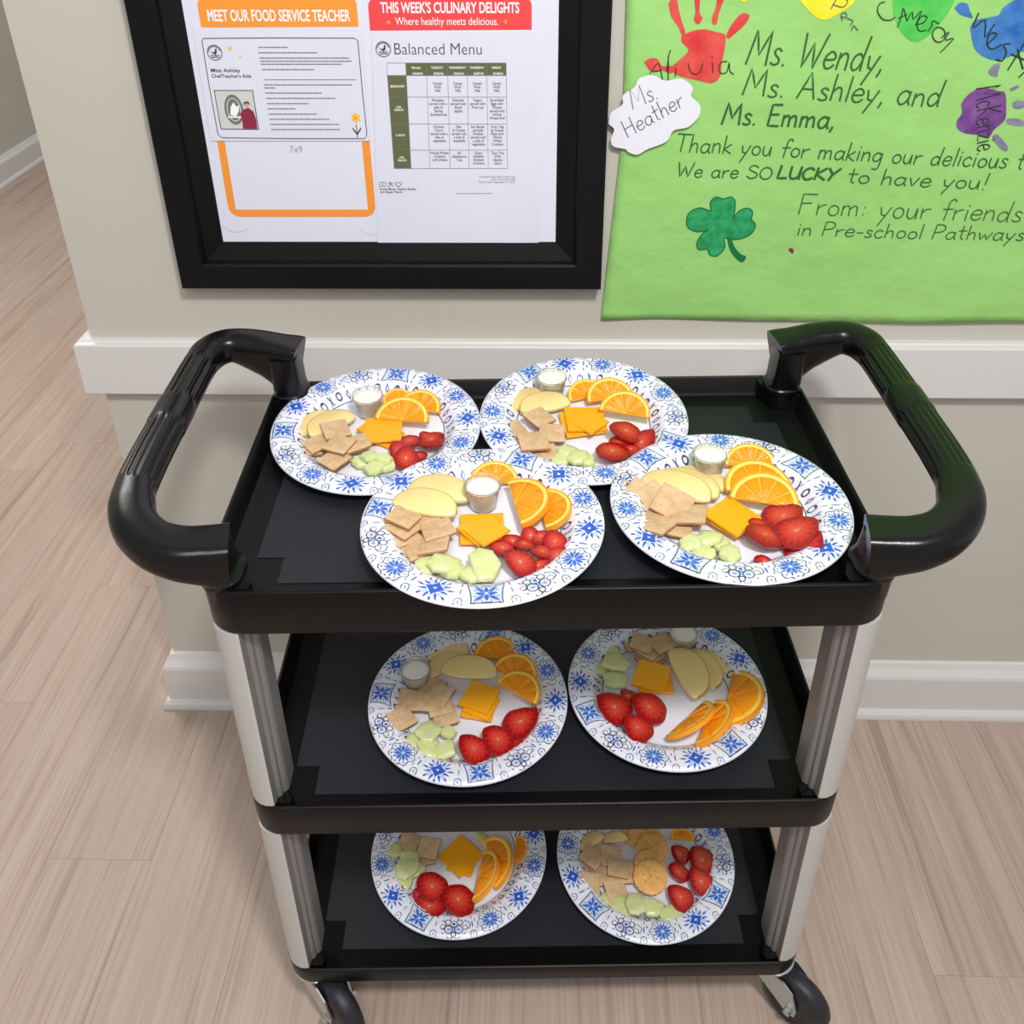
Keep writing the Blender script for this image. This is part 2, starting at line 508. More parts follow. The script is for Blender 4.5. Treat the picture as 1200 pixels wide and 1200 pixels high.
G = {
 ' ': (.42, []), '.': (.25, [[(.08, .0), (.1, .03)]]), ',': (.25, [[(.12, .06), (.10, -.04), (.05, -.16)]]),
 ':': (.3, [[(.1, .08), (.12, .11)], [(.1, .42), (.12, .45)]]), '-': (.42, [[(.06, .3), (.34, .31)]]),
 '!': (.3, [[(.17, 1), (.13, .3)], [(.1, .0), (.11, .03)]]),
 'M': (.95, [[(.03, 0), (.17, 1), (.45, .28), (.74, 1), (.82, 0)]]),
 'W': (.95, [[(.02, 1), (.17, 0), (.42, .75), (.6, 0), (.88, 1.02)]]),
 'A': (.78, [[(.02, 0), (.36, 1), (.66, 0)], [(.14, .36), (.56, .36)]]),
 'E': (.66, [[(.52, 1), (.1, .98), (.06, 0), (.54, 0)], [(.08, .52), (.46, .54)]]),
 'T': (.7, [[(.0, 1), (.68, 1)], [(.32, 1), (.28, 0)]]),
 'S': (.6, [[(.5, .84), (.34, .99), (.12, .9), (.1, .68), (.3, .52), (.5, .36), (.44, .08), (.2, 0), (.03, .16)]]),
 'O': (.72, [arc(.32, .48, .28, .48, 100, 470, 16)]),
 'L': (.6, [[(.1, 1), (.06, 0), (.52, .03)]]),
 'U': (.7, [[(.06, 1), (.08, .3), (.2, .03), (.4, .05), (.54, .3), (.58, 1)], [(.58, 1), (.6, 0)]]),
 'C': (.66, [[(.56, .85), (.38, 1), (.14, .84), (.05, .45), (.18, .06), (.4, 0), (.58, .16)]]),
 'K': (.66, [[(.1, 1), (.07, 0)], [(.54, 1), (.1, .46), (.58, 0)]]),
 'Y': (.66, [[(.03, 1), (.28, .5)], [(.6, 1.02), (.28, .5), (.16, 0)]]),
 'F': (.74, [[(.08, 0), (.1, 1), (.66, 1.0)], [(.1, .54), (.5, .56)]]),
 'P': (.66, [[(.1, 1), (.05, 0)], [(.1, .98), (.38, 1), (.56, .82), (.5, .58), (.3, .48), (.08, .46)]]),
 'H': (.76, [[(.08, 1), (.06, 0)], [(.6, 1), (.6, 0)], [(.07, .5), (.6, .52)]]),
 'a': (.6, [[(.44, .44), (.26, .52), (.08, .38), (.05, .16), (.18, 0), (.34, .06), (.44, .26)], [(.46, .5), (.44, .12), (.52, 0)]]),
 'b': (.55, [[(.08, 1), (.06, 0)], [(.07, .34), (.24, .5), (.42, .36), (.4, .1), (.22, 0), (.07, .08)]]),
 'c': (.52, [[(.42, .42), (.27, .52), (.1, .4), (.05, .2), (.16, .02), (.32, 0), (.44, .1)]]),
 'd': (.6, [[(.42, .38), (.26, .5), (.08, .38), (.05, .14), (.18, 0), (.34, .08), (.43, .3)], [(.47, 1.02), (.43, .3), (.46, 0)]]),
 'e': (.54, [[(.06, .26), (.42, .3), (.4, .46), (.24, .53), (.08, .38), (.05, .16), (.18, 0), (.34, .02), (.45, .12)]]),
 'f': (.46, [[(.46, .9), (.36, 1.02), (.22, .9), (.19, .5), (.16, -.04)], [(.02, .5), (.4, .53)]]),
 'g': (.58, [[(.42, .42), (.26, .52), (.08, .38), (.06, .16), (.2, .02), (.36, .1), (.44, .3)], [(.46, .5), (.46, -.2), (.36, -.42), (.16, -.4)]]),
 'h': (.56, [[(.08, 1), (.06, 0)], [(.07, .3), (.22, .5), (.38, .44), (.42, 0)]]),
 'i': (.26, [[(.1, .5), (.1, 0)], [(.11, .7), (.12, .74)]]),
 'k': (.52, [[(.08, 1), (.06, 0)], [(.4, .52), (.08, .24), (.44, 0)]]),
 'l': (.24, [[(.11, 1), (.09, 0)]]),
 'm': (.82, [[(.06, .5), (.06, 0)], [(.06, .34), (.2, .5), (.32, .42), (.35, 0)], [(.35, .34), (.5, .5), (.62, .42), (.66, 0)]]),
 'n': (.56, [[(.06, .5), (.06, 0)], [(.06, .32), (.22, .5), (.38, .42), (.42, 0)]]),
 'o': (.56, [arc(.26, .25, .2, .25, 100, 465, 12)]),
 'r': (.46, [[(.06, .5), (.07, 0)], [(.07, .3), (.2, .46), (.38, .5)]]),
 's': (.46, [[(.36, .44), (.22, .52), (.1, .42), (.18, .3), (.32, .2), (.34, .06), (.18, 0), (.04, .06)]]),
 't': (.44, [[(.18, .9), (.17, .1), (.3, .0)], [(.02, .56), (.38, .58)]]),
 'u': (.58, [[(.06, .5), (.07, .16), (.2, 0), (.36, .1), (.43, .5)], [(.43, .5), (.45, 0)]]),
 'v': (.5, [[(.04, .5), (.2, 0), (.42, .52)]]),
 'w': (.74, [[(.04, .5), (.16, 0), (.34, .4), (.46, 0), (.66, .52)]]),
 'y': (.54, [[(.05, .5), (.12, .14), (.26, .1)], [(.46, .52), (.3, .1), (.08, -.42)]]),
 'z': (.5, [[(.06, .48), (.4, .5), (.06, .02), (.44, 0)]]),
}
CURVY = set('SOUCPabcdefghmnorsuy')


def hand_lines(text, p0, p1, h, seed=0, slant=.0, jitter=.02):
    """strokes of a hand-lettered line running from p0 to p1 (x, z) with capital height h"""
    rnd = random.Random(seed)
    tot = sum(G[c][0] for c in text)
    d = Vector(p1) - Vector(p0); Ls = d.length; d.normalize(); up = Vector((-d.y, d.x))
    sx = Ls / tot; out = []; x = 0
    for c in text:
        adv, strokes = G[c]
        dy = rnd.uniform(-jitter, jitter); sc = 1 + rnd.uniform(-.05, .05)
        for s in strokes:
            q = [Vector((a, b)) for a, b in s]
            if c in CURVY and len(q) > 3:
                q = [Vector((v.x, v.y)) for v in catmull([(a, b, 0) for a, b in s], 4)]
            out.append([Vector(p0) + d * ((x + v.x) * sx + slant * v.y * h) + up * ((v.y * sc + dy) * h) for v in q])
        x += adv
    return out


def wp(pts, y, s=1, o=(0, 0)):
    return [on_wall(o[0] + u / s, o[1] + v / s, y) for u, v in pts]


# ------------------------------------------------------------------ framed board
FX0, FX1, FZ0, FZ1 = .1719, .7910, .9125, 1.72
FD = .030
board = empty('display_frame', ((FX0 + FX1) / 2, 0, FZ0))
tag(board, 'wide black display frame hung on the beige wall, around the printed sheets', 'frame')
prof = [(0, 0), (0, -FD + .002), (.002, -FD), (.036, -FD), (.039, -FD + .003), (.041, -.019), (.066, -.011), (.067, -.009), (.067, 0)]
for i, (a, b, n) in enumerate((((FX0, FZ0), (FX1, FZ0), (0, 1)), ((FX1, FZ0), (FX1, FZ1), (-1, 0)), ((FX1, FZ1), (FX0, FZ1), (0, -1)), ((FX0, FZ1), (FX0, FZ0), (1, 0)))):
    d = Vector(b) - Vector(a); d.normalize(); nn = Vector(n)
    rings = []
    for end, sgn in ((a, 1), (b, -1)):
        rings.append([tuple((lambda q: (q.x, yy, q.y))(Vector(end) + nn * o + d * o * sgn)) for o, yy in prof])
    me = loft('frame_rail', rings)
    ro = link('frame_rail', me, M['frame'], board)
    ro.matrix_parent_inverse = Matrix.Translation(board.location).inverted()


def at_board(o, root):
    o.matrix_parent_inverse = Matrix.Translation(root.location).inverted()
    return o


bk = at_board(link('backing_board', None or mesh_of('backing_board', [], []), M['frame'], board), board)
bm = bmesh.new(); add_box(bm, (FX0 + .05, -.0085, FZ0 + .05), (FX1 - .05, -.001, FZ1 - .05)); 
bmesh.ops.recalc_face_normals(bm, faces=bm.faces); bm.to_mesh(bk.data); bm.free()


def paper(name, quad, y, th, mat, parent=None, bulge=0, nx=1, nz=1):
    """a thin sheet with real thickness; quad = bl, br, tr, tl in (x, z)"""
    bl, br, tr, tl = [Vector(q) for q in quad]
    V, F = [], []
    for s in (0, 1):
        for j in range(nz + 1):
            for i in range(nx + 1):
                u, v = i / nx, j / nz
                p = (bl * (1 - u) + br * u) * (1 - v) + (tl * (1 - u) + tr * u) * v
                V.append((p.x, y + (0 if s else -th) - bulge * (sin(u * 5.1 + v * 3) * sin(v * 4.2 + .7)) * min(1, 4 * u, 4 * (1 - u) + .2), p.y))
    n = (nx + 1) * (nz + 1)
    for j in range(nz):
        for i in range(nx):
            a = j * (nx + 1) + i
            F.append((a, a + 1, a + nx + 2, a + nx + 1)); F.append((n + a, n + a + nx + 1, n + a + nx + 2, n + a + 1))
    edge = [i for i in range(nx + 1)] + [j * (nx + 1) + nx for j in range(1, nz + 1)] + [nz * (nx + 1) + i for i in range(nx - 1, -1, -1)] + [j * (nx + 1) for j in range(nz - 1, 0, -1)]
    for i, a in enumerate(edge):
        b = edge[(i + 1) % len(edge)]
        F.append((a, n + a, n + b, b))
    return link(name, mesh_of(name, V, F), mat, parent, smooth=False)


def sheet_root(name, quad, y, label, cat, mat):
    bl = quad[0]
    o = paper(name, quad, y, .0004, mat)
    tag(o, label, cat)
    return o


def rr2(x0, z0, x1, z1, r, n=6, corners=(1, 1, 1, 1)):
    """rounded rectangle outline in (x, z); corners: bl, br, tr, tl"""
    P = []
    for (cx, cz, a0, k) in ((x0, z0, 180, 0), (x1, z0, 270, 1), (x1, z1, 0, 2), (x0, z1, 90, 3)):
        rr = r if corners[k] else 0
        c = (cx + (rr if cx == x0 else -rr), cz + (rr if cz == z0 else -rr))
        if rr == 0: P.append(c); continue
        for i in range(n + 1):
            a = radians(a0 + 90 * i / n)
            P.append((c[0] + rr * cos(a), c[1] + rr * sin(a)))
    return P


# the large printed poster behind glass
PQ = [(FX0 + .055, FZ0 + .055), (FX1 - .055, FZ0 + .055), (FX1 - .055, FZ1 - .055), (FX0 + .055, FZ1 - .055)]
yp = -.0088
poster_print = paper('printed_poster', PQ, yp, .0003, M['print'])
tag(poster_print, 'large white printed poster with orange and red header tabs inside the black frame', 'poster')
y1 = yp - .0006
poly_print('orange_header', [rr2(.2588, 1.2795, .4650, 1.318, .012, corners=(0, 0, 1, 1))], y1, M['orange_ink'], poster_print, label='orange header tab')
poly_print('red_header', [rr2(.4795, 1.2745, .6895, 1.3155, .012, corners=(0, 0, 1, 1))], y1, M['red_ink'], poster_print, label='red header tab')
font_print('heading', [('MEET OUR FOOD SERVICE TEACHER', .3620, 1.2870, y1 - .0003, .0145, .565, -.006, 'CENTER')], M['white_ink'], poster_print, 'white capitals reading MEET OUR FOOD SERVICE TEACHER', bold=.022)
font_print('heading', [("THIS WEEK'S CULINARY DELIGHTS", .5845, 1.2960, y1 - .0003, .0133, .625, -.006, 'CENTER')], M['white_ink'], poster_print, "white capitals reading THIS WEEK'S CULINARY DELIGHTS", bold=.022)
font_print('heading', [('Where healthy meets delicious.', .5800, 1.2810, y1 - .0003, .0100, .755, -.006, 'CENTER')], M['white_ink'], poster_print, 'white line reading Where healthy meets delicious.')
poly_print('berry_icon', [[(x + .0022 * cos(a), 1.2846 + .0026 * sin(a)) for a in np.linspace(0, 2 * pi, 9)[:-1]] for x in (.5045, .6560)], y1 - .0003, M['orange_ink'], poster_print)
ob = rr2(.2545, 1.0180, .4665, 1.30, .016, corners=(1, 1, 0, 0))
ib = rr2(.2650, 1.0290, .4555, 1.30, .002, corners=(1, 1, 0, 0))
bo = [(.2545, 1.24), (.2650, 1.24), (.2650, 1.0290), (.4555, 1.0290), (.4555, 1.24), (.4665, 1.24)] + rr2(.2545, 1.0180, .4665, 1.30, .016, corners=(1, 1, 0, 0))[7:14][::-1] + rr2(.2545, 1.0180, .4665, 1.30, .016, corners=(1, 1, 0, 0))[0:7][::-1]
poly_print('orange_border', [bo], y1, M['orange_ink'], poster_print, label='orange rounded border')
font_print('small_print', [('7x9', .3630, 1.1130, y1 - .0003, .0098, .95, 0, 'CENTER')], M['faint_ink'], poster_print, 'pale grey numbers reading 7x9')
for cxn, czn in ((.262, 1.012), (.460, 1.008)):
    ribbons('faint_curve', [arc(cxn, czn, .022, .018, 200 if cxn < .3 else 210, 320, 10)], .0005, y1, M['faint_ink'], poster_print)

# sheet about the food teacher
def sheetxy(px, y): return wp(px, y)
yb = yp - .0014
BQ = sheetxy([(247, 165), (433, 165), (424, 34), (226, 32)], yb)
bio = sheet_root('paper_sheet', BQ, yb, 'landscape white sheet with rounded border, small photo and yellow flower, below orange heading', 'paper sheet', M['sheet'])
yb2 = yb - .0008
S1 = lambda pts: wp(pts, yb2, 4, (220, 0))
ribbons('sheet_border', [S1([(66, 190), (75, 180), (400, 178), (780, 179), (797, 190), (818, 420), (840, 630), (830, 650), (500, 650), (160, 646), (142, 630), (100, 400)])], .0010, yb2, M['black_ink'], bio, closed=True)
lines = [(332, 222, 468), (332, 247, 606), (338, 272, 754), (342, 287, 766), (344, 301, 720), (350, 326, 592), (358, 398, 768), (360, 412, 412), (364, 436, 628), (368, 461, 690), (372, 486, 566), (376, 510, 506), (380, 535, 604), (384, 559, 662), (388, 583, 708), (392, 607, 714)]
random.seed(9)
words = []
for x0, z, x1 in lines:
    x = x0
    while x < x1:
        w = random.uniform(9, 30); words.append(S1([(x, z), (min(x + w, x1), z + (min(x + w, x1) - x) * .002)])); x += w + 5
ribbons('fine_print', words, .0014, yb2, M['grey_ink'], bio, 'rows of tiny grey print')['kind'] = 'stuff'
ribbons('rule_line', [S1([(358, 374), (788, 374)])], .0006, yb2, M['black_ink'], bio)
p = S1([(108, 338)])[0]; p2 = S1([(112, 364)])[0]
font_print('sheet_heading', [('Miss Ashley', p[0], p[1], yb2, .0050, 1.22, -.005, 'LEFT'), ("Chef/Teacher's Aide", p2[0], p2[1], yb2, .0046, 1.02, -.005, 'LEFT')], M['black_ink'], bio, 'two short lines of dark print', bold=.01)


def logo(cx, cz, r, y, parent):
    lines = [arc(cx, cz, r, r, 0, 360, 24)]
    ribbons('round_emblem', lines, r * .10, y, M['black_ink'], parent, 'small round emblem with a rooster')
    bars = [arc(cx, cz, r * .83, r * .83, 20 + 32 * i, 42 + 32 * i, 3) for i in range(5)]
    bars += [[(cx - r * .6, cz - r * .38), (cx + r * .6, cz - r * .38)], [(cx - r * .5, cz - r * .62), (cx + r * .5, cz - r * .62)]]
    ribbons('emblem_print', bars, r * .16, y, M['grey_ink'], parent)
    R = [(-.45, .25), (-.3, .05), (-.05, .05), (.1, .3), (.12, .5), (.25, .58), (.3, .48), (.42, .42), (.3, .35), (.32, .05), (.15, -.15), (.1, -.32), (.0, -.32), (-.02, -.17), (-.25, -.12), (-.42, .02)]
    poly_print('rooster', [[(cx + a * r, cz + b * r) for a, b in R]], y - .0002, M['black_ink'], parent)


p = S1([(126, 247)])[0]; logo(p[0], p[1], .0096, yb2, bio)


def star(cx, cz, r, n=5, k=.45):
    return [(cx + (r if i % 2 == 0 else r * k) * sin(pi * i / n), cz + (r if i % 2 == 0 else r * k) * cos(pi * i / n)) for i in range(2 * n)]


poly_print('star', [star(*S1([(197, 227)])[0], .0040), star(*S1([(245, 265)])[0], .0022)], yb2, M['yellow_ink'], bio, label='two tiny yellow stars')
f = S1([(787, 553)])[0]
poly_print('flower', [star(f[0], f[1], .0078, 6, .62)], yb2, M['yellow_ink'], bio, label='small yellow flower')
poly_print('flower_centre', [[(f[0] + .0022 * cos(a), f[1] + .0022 * sin(a)) for a in np.linspace(0, 2 * pi, 9)[:-1]]], yb2 - .0002, M['orange_ink'], bio)
ribbons('flower_stem', [S1([(790, 585), (796, 644)]), S1([(795, 625), (772, 600), (780, 615), (795, 630)]), S1([(797, 625), (812, 598), (806, 612), (797, 628)])], .0014, yb2, M['photo_grey'], bio)
# small photograph printed on it
ph = S1([(124, 424), (304, 424), (332, 606), (156, 604)])
poly_print('photo_print', [ph], yb2, M['photo_pale'], bio, label='small printed photo of a person by a round sign')
ribbons('photo_border', [ph], .0014, yb2 - .0002, M['black_ink'], bio, closed=True)
c = S1([(217, 514)])[0]
poly_print('photo_sign', [[(c[0] + .0128 * cos(a), c[1] + .0205 * sin(a)) for a in np.linspace(0, 2 * pi, 25)[:-1]]], yb2 - .0003, M['photo_grey'], bio)
ribbons('photo_ring', [[(c[0] + .0092 * cos(a), c[1] + .0155 * sin(a)) for a in np.linspace(0, 2 * pi, 25)[:-1]]], .0008, yb2 - .0005, M['white_ink'], bio, closed=True)
poly_print('photo_rooster', [S1([(200, 540), (202, 500), (215, 478), (228, 500), (242, 492), (240, 520), (228, 545)]), S1([(188, 545), (252, 545), (254, 552), (190, 552)])], yb2 - .0006, M['white_ink'], bio)
poly_print('photo_person', [S1([(245, 535), (262, 512), (285, 505), (308, 522), (322, 560), (326, 602), (260, 602), (256, 560)])], yb2 - .0007, M['maroon_ink'], bio, label='person in a maroon top')
q = S1([(276, 490)])[0]
poly_print('photo_face', [[(q[0] + .0030 * cos(a), q[1] + .0036 * sin(a)) for a in np.linspace(0, 2 * pi, 13)[:-1]]], yb2 - .0008, M['skin_ink'], bio)
poly_print('photo_hair', [S1([(260, 494), (263, 480), (276, 474), (289, 480), (292, 494), (286, 484), (268, 484)])], yb2 - .0010, M['black_ink'], bio)

# menu sheet
ym = yp - .0014
S2 = lambda pts: wp(pts, ym - .0008, 3.43, (420, 0))
MQ = wp([(443, 285), (631, 288), (630.5, 38), (435, 38)], ym)
menu = sheet_root('paper_sheet', MQ, ym, 'portrait white menu sheet with an olive and white table, below the red heading', 'paper sheet', M['sheet'])
y2 = ym - .0008
q = S2([(100, 198)])[0]; logo(q[0], q[1], .0096, y2, menu)
q = S2([(141, 219)])[0]
font_print('sheet_heading', [('Balanced Menu', q[0], q[1], y2, .0155, .90, -.006, 'LEFT')], M['black_ink'], menu, 'large thin print reading Balanced Menu', bold=-.012)
gx = [(113, 144), (190, 212), (273, 287), (358, 369), (437, 445), (516, 522), (594, 599)]   # column x at table top and bottom
rows = [253, 303, 390, 498, 603, 677]
def gp(i, z):
    t = (z - 253) / (677 - 253); a, b = gx[i]
    return (a + (b - a) * t, z)
poly_print('table_header', [S2([gp(1, 253), gp(6, 253), gp(6, 303), gp(1, 303)])], y2, M['olive_ink'], menu, label='olive table heading row')
poly_print('table_header', [S2([gp(0, 303), gp(1, 303), gp(1, 677), gp(0, 677)])], y2, M['olive_ink'], menu, label='olive table heading column')
grid = [S2([gp(0, r), gp(6, r)]) for r in rows] + [S2([gp(i, 253), gp(i, 677)]) for i in range(7)]
ribbons('table_line', grid, .0005, y2 - .0002, M['grey_ink'], menu)['kind'] = 'stuff'
its = []
for i, dname in enumerate(('Monday', 'TUESDAY', 'WEDNESDAY', 'THURSDAY', 'FRIDAY')):
    a = gp(i + 1, 278); b = gp(i + 2, 278)
    q = S2([((a[0] + b[0]) / 2, 276)])[0]; its.append((dname, q[0], q[1], y2 - .0003, .0030, .9, 0, 'CENTER'))
    q = S2([((a[0] + b[0]) / 2 + 6, 300)])[0]; its.append(('03/%02d/24' % (4 + i), q[0], q[1], y2 - .0003, .0030, .9, 0, 'CENTER'))
for txt, z in (('BREAKFAST', 351), ('A.M.\nSNACK', 434), ('LUNCH', 547), ('P.M.\nSNACK', 637)):
    a = gp(0, z); b = gp(1, z); q = S2([((a[0] + b[0]) / 2, z)])[0]
    its.append((txt, q[0], q[1], y2 - .0003, .0030, .9, 0, 'CENTER'))
font_print('table_heading', its, M['white_ink'], menu, 'small white print naming the days and meals', bold=.02)['kind'] = 'stuff'
cells = [['Cereal\nWith\nMilk'] * 4,
 ['Pancakes\nserved with a\nside of\nSpring\nStrawberries', 'Oatmeal\nserved with\nSliced\napples', 'Yogurt\nserved with\nFruit cup', 'Scrambled\nEggs with\nCheese\nserved with\nWhole\nWheat Roll'],
 ["Chicken\nTaco's\nserved with a\nside of\nvegetables", 'Mac\n& Cheese\nserved with\na side of\nmeatballs', 'Sun Butter\nand Jelly\nPockets\nserved with\na side of\nvegetables', 'Fruit, Veg\n& Cheese\nPlate with\nWhole\nWheat\nCrackers'],
 ['Whole Wheat\nCrackers\nand Cheese', 'All\nApplesauce\nCup', 'Giant\nGoldfish\nGraham\nCrackers', 'Taco Tray\nWith\ndipping\nsauce']]
its = []
for r, (zt, row) in enumerate(zip((334, 401, 508, 613), cells)):
    for i, s in enumerate(row):
        a = gp(i + 2, zt); b = gp(i + 3, zt); q = S2([((a[0] + b[0]) / 2, zt + 6)])[0]
        its.append((s, q[0], q[1], y2 - .0003, .0037, .86, 0, 'CENTER'))
font_print('table_text', its, M['black_ink'], menu, 'small dark menu entries in the table')['kind'] = 'stuff'
q = S2([(630, 714)])[0]
font_print('fine_print', [('Provided fresh each school day\nwith 1% or skim milk\nTodays date: September 6, 2024', q[0], q[1], y2, .0029, 1.0, 0, 'RIGHT')], M['grey_ink'], menu)
ribbons('rule_line', [S2([(393, 778), (536, 778)])], .0006, y2, M['black_ink'], menu)
ic = [S2([(85, 735), (97, 730), (97, 748), (85, 750)]), S2([(97, 730), (110, 735), (110, 750), (97, 748)])]
ribbons('small_icon', ic, .0008, y2, M['black_ink'], menu, closed=True)
ribbons('small_icon', [S2([(128, 730), (130, 740), (120, 752)]), S2([(130, 740), (140, 750)]), S2([(119, 737), (139, 737)]), S2([(160, 752), (148, 740), (150, 731), (160, 736), (170, 731), (173, 740), (160, 752)])], .0008, y2, M['black_ink'], menu)
q = S2([(86, 764)])[0]
font_print('fine_print', [('Active Minds, Healthy Bodies,\nand Happy Hearts', q[0], q[1], y2, .0032, .98, 0, 'LEFT')], M['black_ink'], menu, bold=.01)

# ------------------------------------------------------------------ green thank-you poster
GX0, GX1, GZ0, GZ1 = .7948, 1.72, .850, 1.66
def gy(x, z):
    """depth of the slightly wavy paper"""
    u = x - GX0; v = z - GZ0
    w = .0016 * sin(7 * u + 5 * v) + .0012 * sin(11 * v - 4 * u + 1) + .0010 * sin(23 * u + 9 * v) + .0005 * sin(41 * v + 15 * u)
    return -.006 + w * min(1, u * 12 + .15)
NX, NZ = 74, 66
V, F = [], []
for s in (0, 1):
    for j in range(NZ + 1):
        for i in range(NX + 1):
            v = j / NZ; z = GZ0 + (GZ1 - GZ0) * v
            xl = GX0 + .019 * min(1, max(0, (z - GZ0) / .29)) ** 1.0 - .004 * max(0, (z - 1.14) / .2)
            x = xl + (GX1 - xl) * i / NX
            zz = z + (0.0018 * sin(9 * x) if j == 0 else 0)
            V.append((x, gy(x, z) + (.0004 if s else 0), zz))
n = (NX + 1) * (NZ + 1)
for j in range(NZ):
    for i in range(NX):
        a = j * (NX + 1) + i
        F.append((a, a + 1, a + NX + 2, a + NX + 1)); F.append((n + a, n + a + NX + 1, n + a + NX + 2, n + a + 1))
edge = [i for i in range(NX + 1)] + [j * (NX + 1) + NX for j in range(1, NZ + 1)] + [NZ * (NX + 1) + i for i in range(NX - 1, -1, -1)] + [j * (NX + 1) for j in range(NZ - 1, 0, -1)]
for i, a in enumerate(edge):
    b = edge[(i + 1) % len(edge)]; F.append((a, n + a, n + b, b))
gp_ob = link('paper_poster', mesh_of('paper_poster', V, F), M['poster'], smooth=True)
tag(gp_ob, 'big green paper thank-you poster with handprints and handwriting, right of the black frame', 'poster')


def drape(o, off):
    """lay a print on the wavy paper; off = height above it"""
    for v in o.data.vertices: v.co.y = gy(v.co.x, v.co.z) - off
    return o


def dense(pts, closed=True, n=4):
    if closed: q = catmull([(a, b, 0) for a, b in pts] + [(pts[0][0], pts[0][1], 0)], n)[:-1]
    else: q = catmull([(a, b, 0) for a, b in pts], n)
    return [(v.x, v.y) for v in q]


YW = -.006
W3 = lambda pts: wp(pts, YW, 4.615, (700, 0))
W4 = lambda pts: wp(pts, YW, 4.615, (940, 0))
W5 = lambda pts: wp(pts, YW, 4.615, (700, 130))
W6 = lambda pts: wp(pts, YW, 4.286, (920, 160))
W0 = lambda pts: wp(pts, YW)


def paint(name, outlines, mat, lab, off=.0006):
    if name != 'fingerprint': return drape(poly_print(name, [dense(o) for o in outlines], YW, mat, gp_ob, label=lab), off)
    for o in outlines: drape(poly_print(name, [dense(o)], YW, mat, gp_ob, label=lab), off)


E_ = lambda cx, cy, a, b, rot=0, n=10: [(cx + a * cos(t) * cos(rot) - b * sin(t) * sin(rot), cy + a * cos(t) * sin(rot) + b * sin(t) * cos(rot)) for t in np.linspace(0, 2 * pi, n + 1)[:-1]]
red_out = [W3([(455, 190), (520, 165), (580, 158), (640, 172), (692, 190), (688, 260), (672, 340), (664, 410), (620, 448), (540, 432), (455, 412), (395, 372), (470, 300), (490, 265), (455, 225)]),
 W3([(252, 335), (285, 314), (325, 318), (350, 355), (400, 355), (400, 395), (345, 378), (290, 385)]),
 W3([(385, 20), (400, -6), (430, 0), (440, 50), (455, 110), (475, 175), (455, 185), (435, 140), (400, 90)]),
 W3([(522, -20), (555, -20), (552, 60), (568, 100), (545, 130), (522, 108), (530, 60)]),
 W3([(648, -20), (690, -20), (672, 30), (655, 80), (645, 128), (622, 128), (622, 90), (640, 40)]),
 W3([(695, 195), (715, 150), (765, 85), (800, 70), (822, 92), (790, 140), (740, 185), (710, 208)])]
paint('handprint', red_out, M['red_paint'], 'red painted handprint')
paint('handprint', [W4([(-10, 8), (30, -40), (240, -40), (275, 10), (180, 78), (120, 105), (60, 82)])], M['yellow_paint'], 'yellow painted palm print')
paint('handprint', [W0([(865, -8), (876, -8), (875, 1), (868, 1)])], M['yellow_paint'], 'tip of the yellow print')
paint('handprint', [W4([(482, -30), (560, -50), (700, -60), (820, -30), (790, 60), (720, 150), (650, 210), (600, 222), (540, 180), (495, 90)])], M['green_paint'], 'bright green painted palm print')
paint('handprint', [W4([(905, 150), (930, 110), (1000, 95), (1060, 80), (1085, 40), (1150, -5), (1210, -30), (1290, -20), (1290, 230), (1180, 280), (1060, 322), (990, 310), (930, 260)]),
                    W4([(820, 42), (850, 14), (890, 20), (905, 60), (920, 95), (890, 90), (850, 75)])], M['blue_paint'], 'blue painted handprint')
paint('handprint', [W4([(945, 480), (1000, 476), (1060, 492), (1095, 500), (1104, 570), (1096, 650), (1040, 700), (1005, 748), (950, 730), (880, 720), (840, 695), (836, 655), (865, 610), (862, 560), (900, 510)])], M['purple_paint'], 'purple painted palm print')
paint('fingerprint', [W4([(1040, 345), (1070, 342), (1060, 380), (1050, 415), (1010, 400), (1012, 370)]), W4([(1105, 645), (1150, 640), (1200, 655), (1200, 680), (1150, 680), (1110, 668)]),
                     W4([(1030, 735), (1060, 730), (1110, 790), (1105, 818), (1075, 805), (1040, 765)]), W4([(1135, 560), (1160, 542), (1200, 550), (1200, 580), (1150, 588)]), W4([(1120, 480), (1160, 462), (1170, 472), (1130, 492)])], M['grey_purple'], 'grey purple finger mark')
# clover
paint('paint_speck', [W5([(1035, 752), (1050, 745), (1064, 756), (1060, 776), (1046, 768)])], M['maroon_ink'], 'tiny brown speck')
cl_out = [(680, 690), (650, 660), (665, 720), (640, 770), (600, 785), (590, 760), (545, 745), (545, 700), (590, 650), (540, 655), (490, 630), (483, 590), (505, 545), (560, 525), (612, 545), (615, 490), (650, 465), (685, 475), (725, 466), (745, 490), (740, 560), (790, 530), (835, 535), (842, 580), (855, 610), (840, 655), (780, 695), (725, 695), (745, 740), (775, 775), (805, 792), (780, 820), (745, 795), (715, 745), (705, 700)]
cl = dense(W5([(683, 690), (690, 740), (650, 785), (610, 780), (595, 750), (550, 752), (540, 715), (570, 665), (600, 645), (545, 656), (495, 635), (483, 595), (500, 550), (555, 525), (612, 540), (612, 495), (640, 466), (682, 476), (722, 466), (745, 490), (742, 550), (735, 578), (770, 540), (815, 528), (840, 548), (835, 590), (856, 615), (840, 660), (790, 690), (735, 698), (722, 690)]))
drape(poly_print('clover', [cl], YW, M['clover'], gp_ob, label='green marker shamrock'), .0006)
drape(ribbons('clover_outline', [cl], .0018, YW, M['clover_edge'], gp_ob, closed=True), .0008)
drape(poly_print('clover_stem', [dense(W5([(700, 685), (722, 688), (745, 740), (775, 775), (806, 792), (785, 822), (750, 800), (718, 755)]))], YW, M['clover_edge'], gp_ob), .0006)
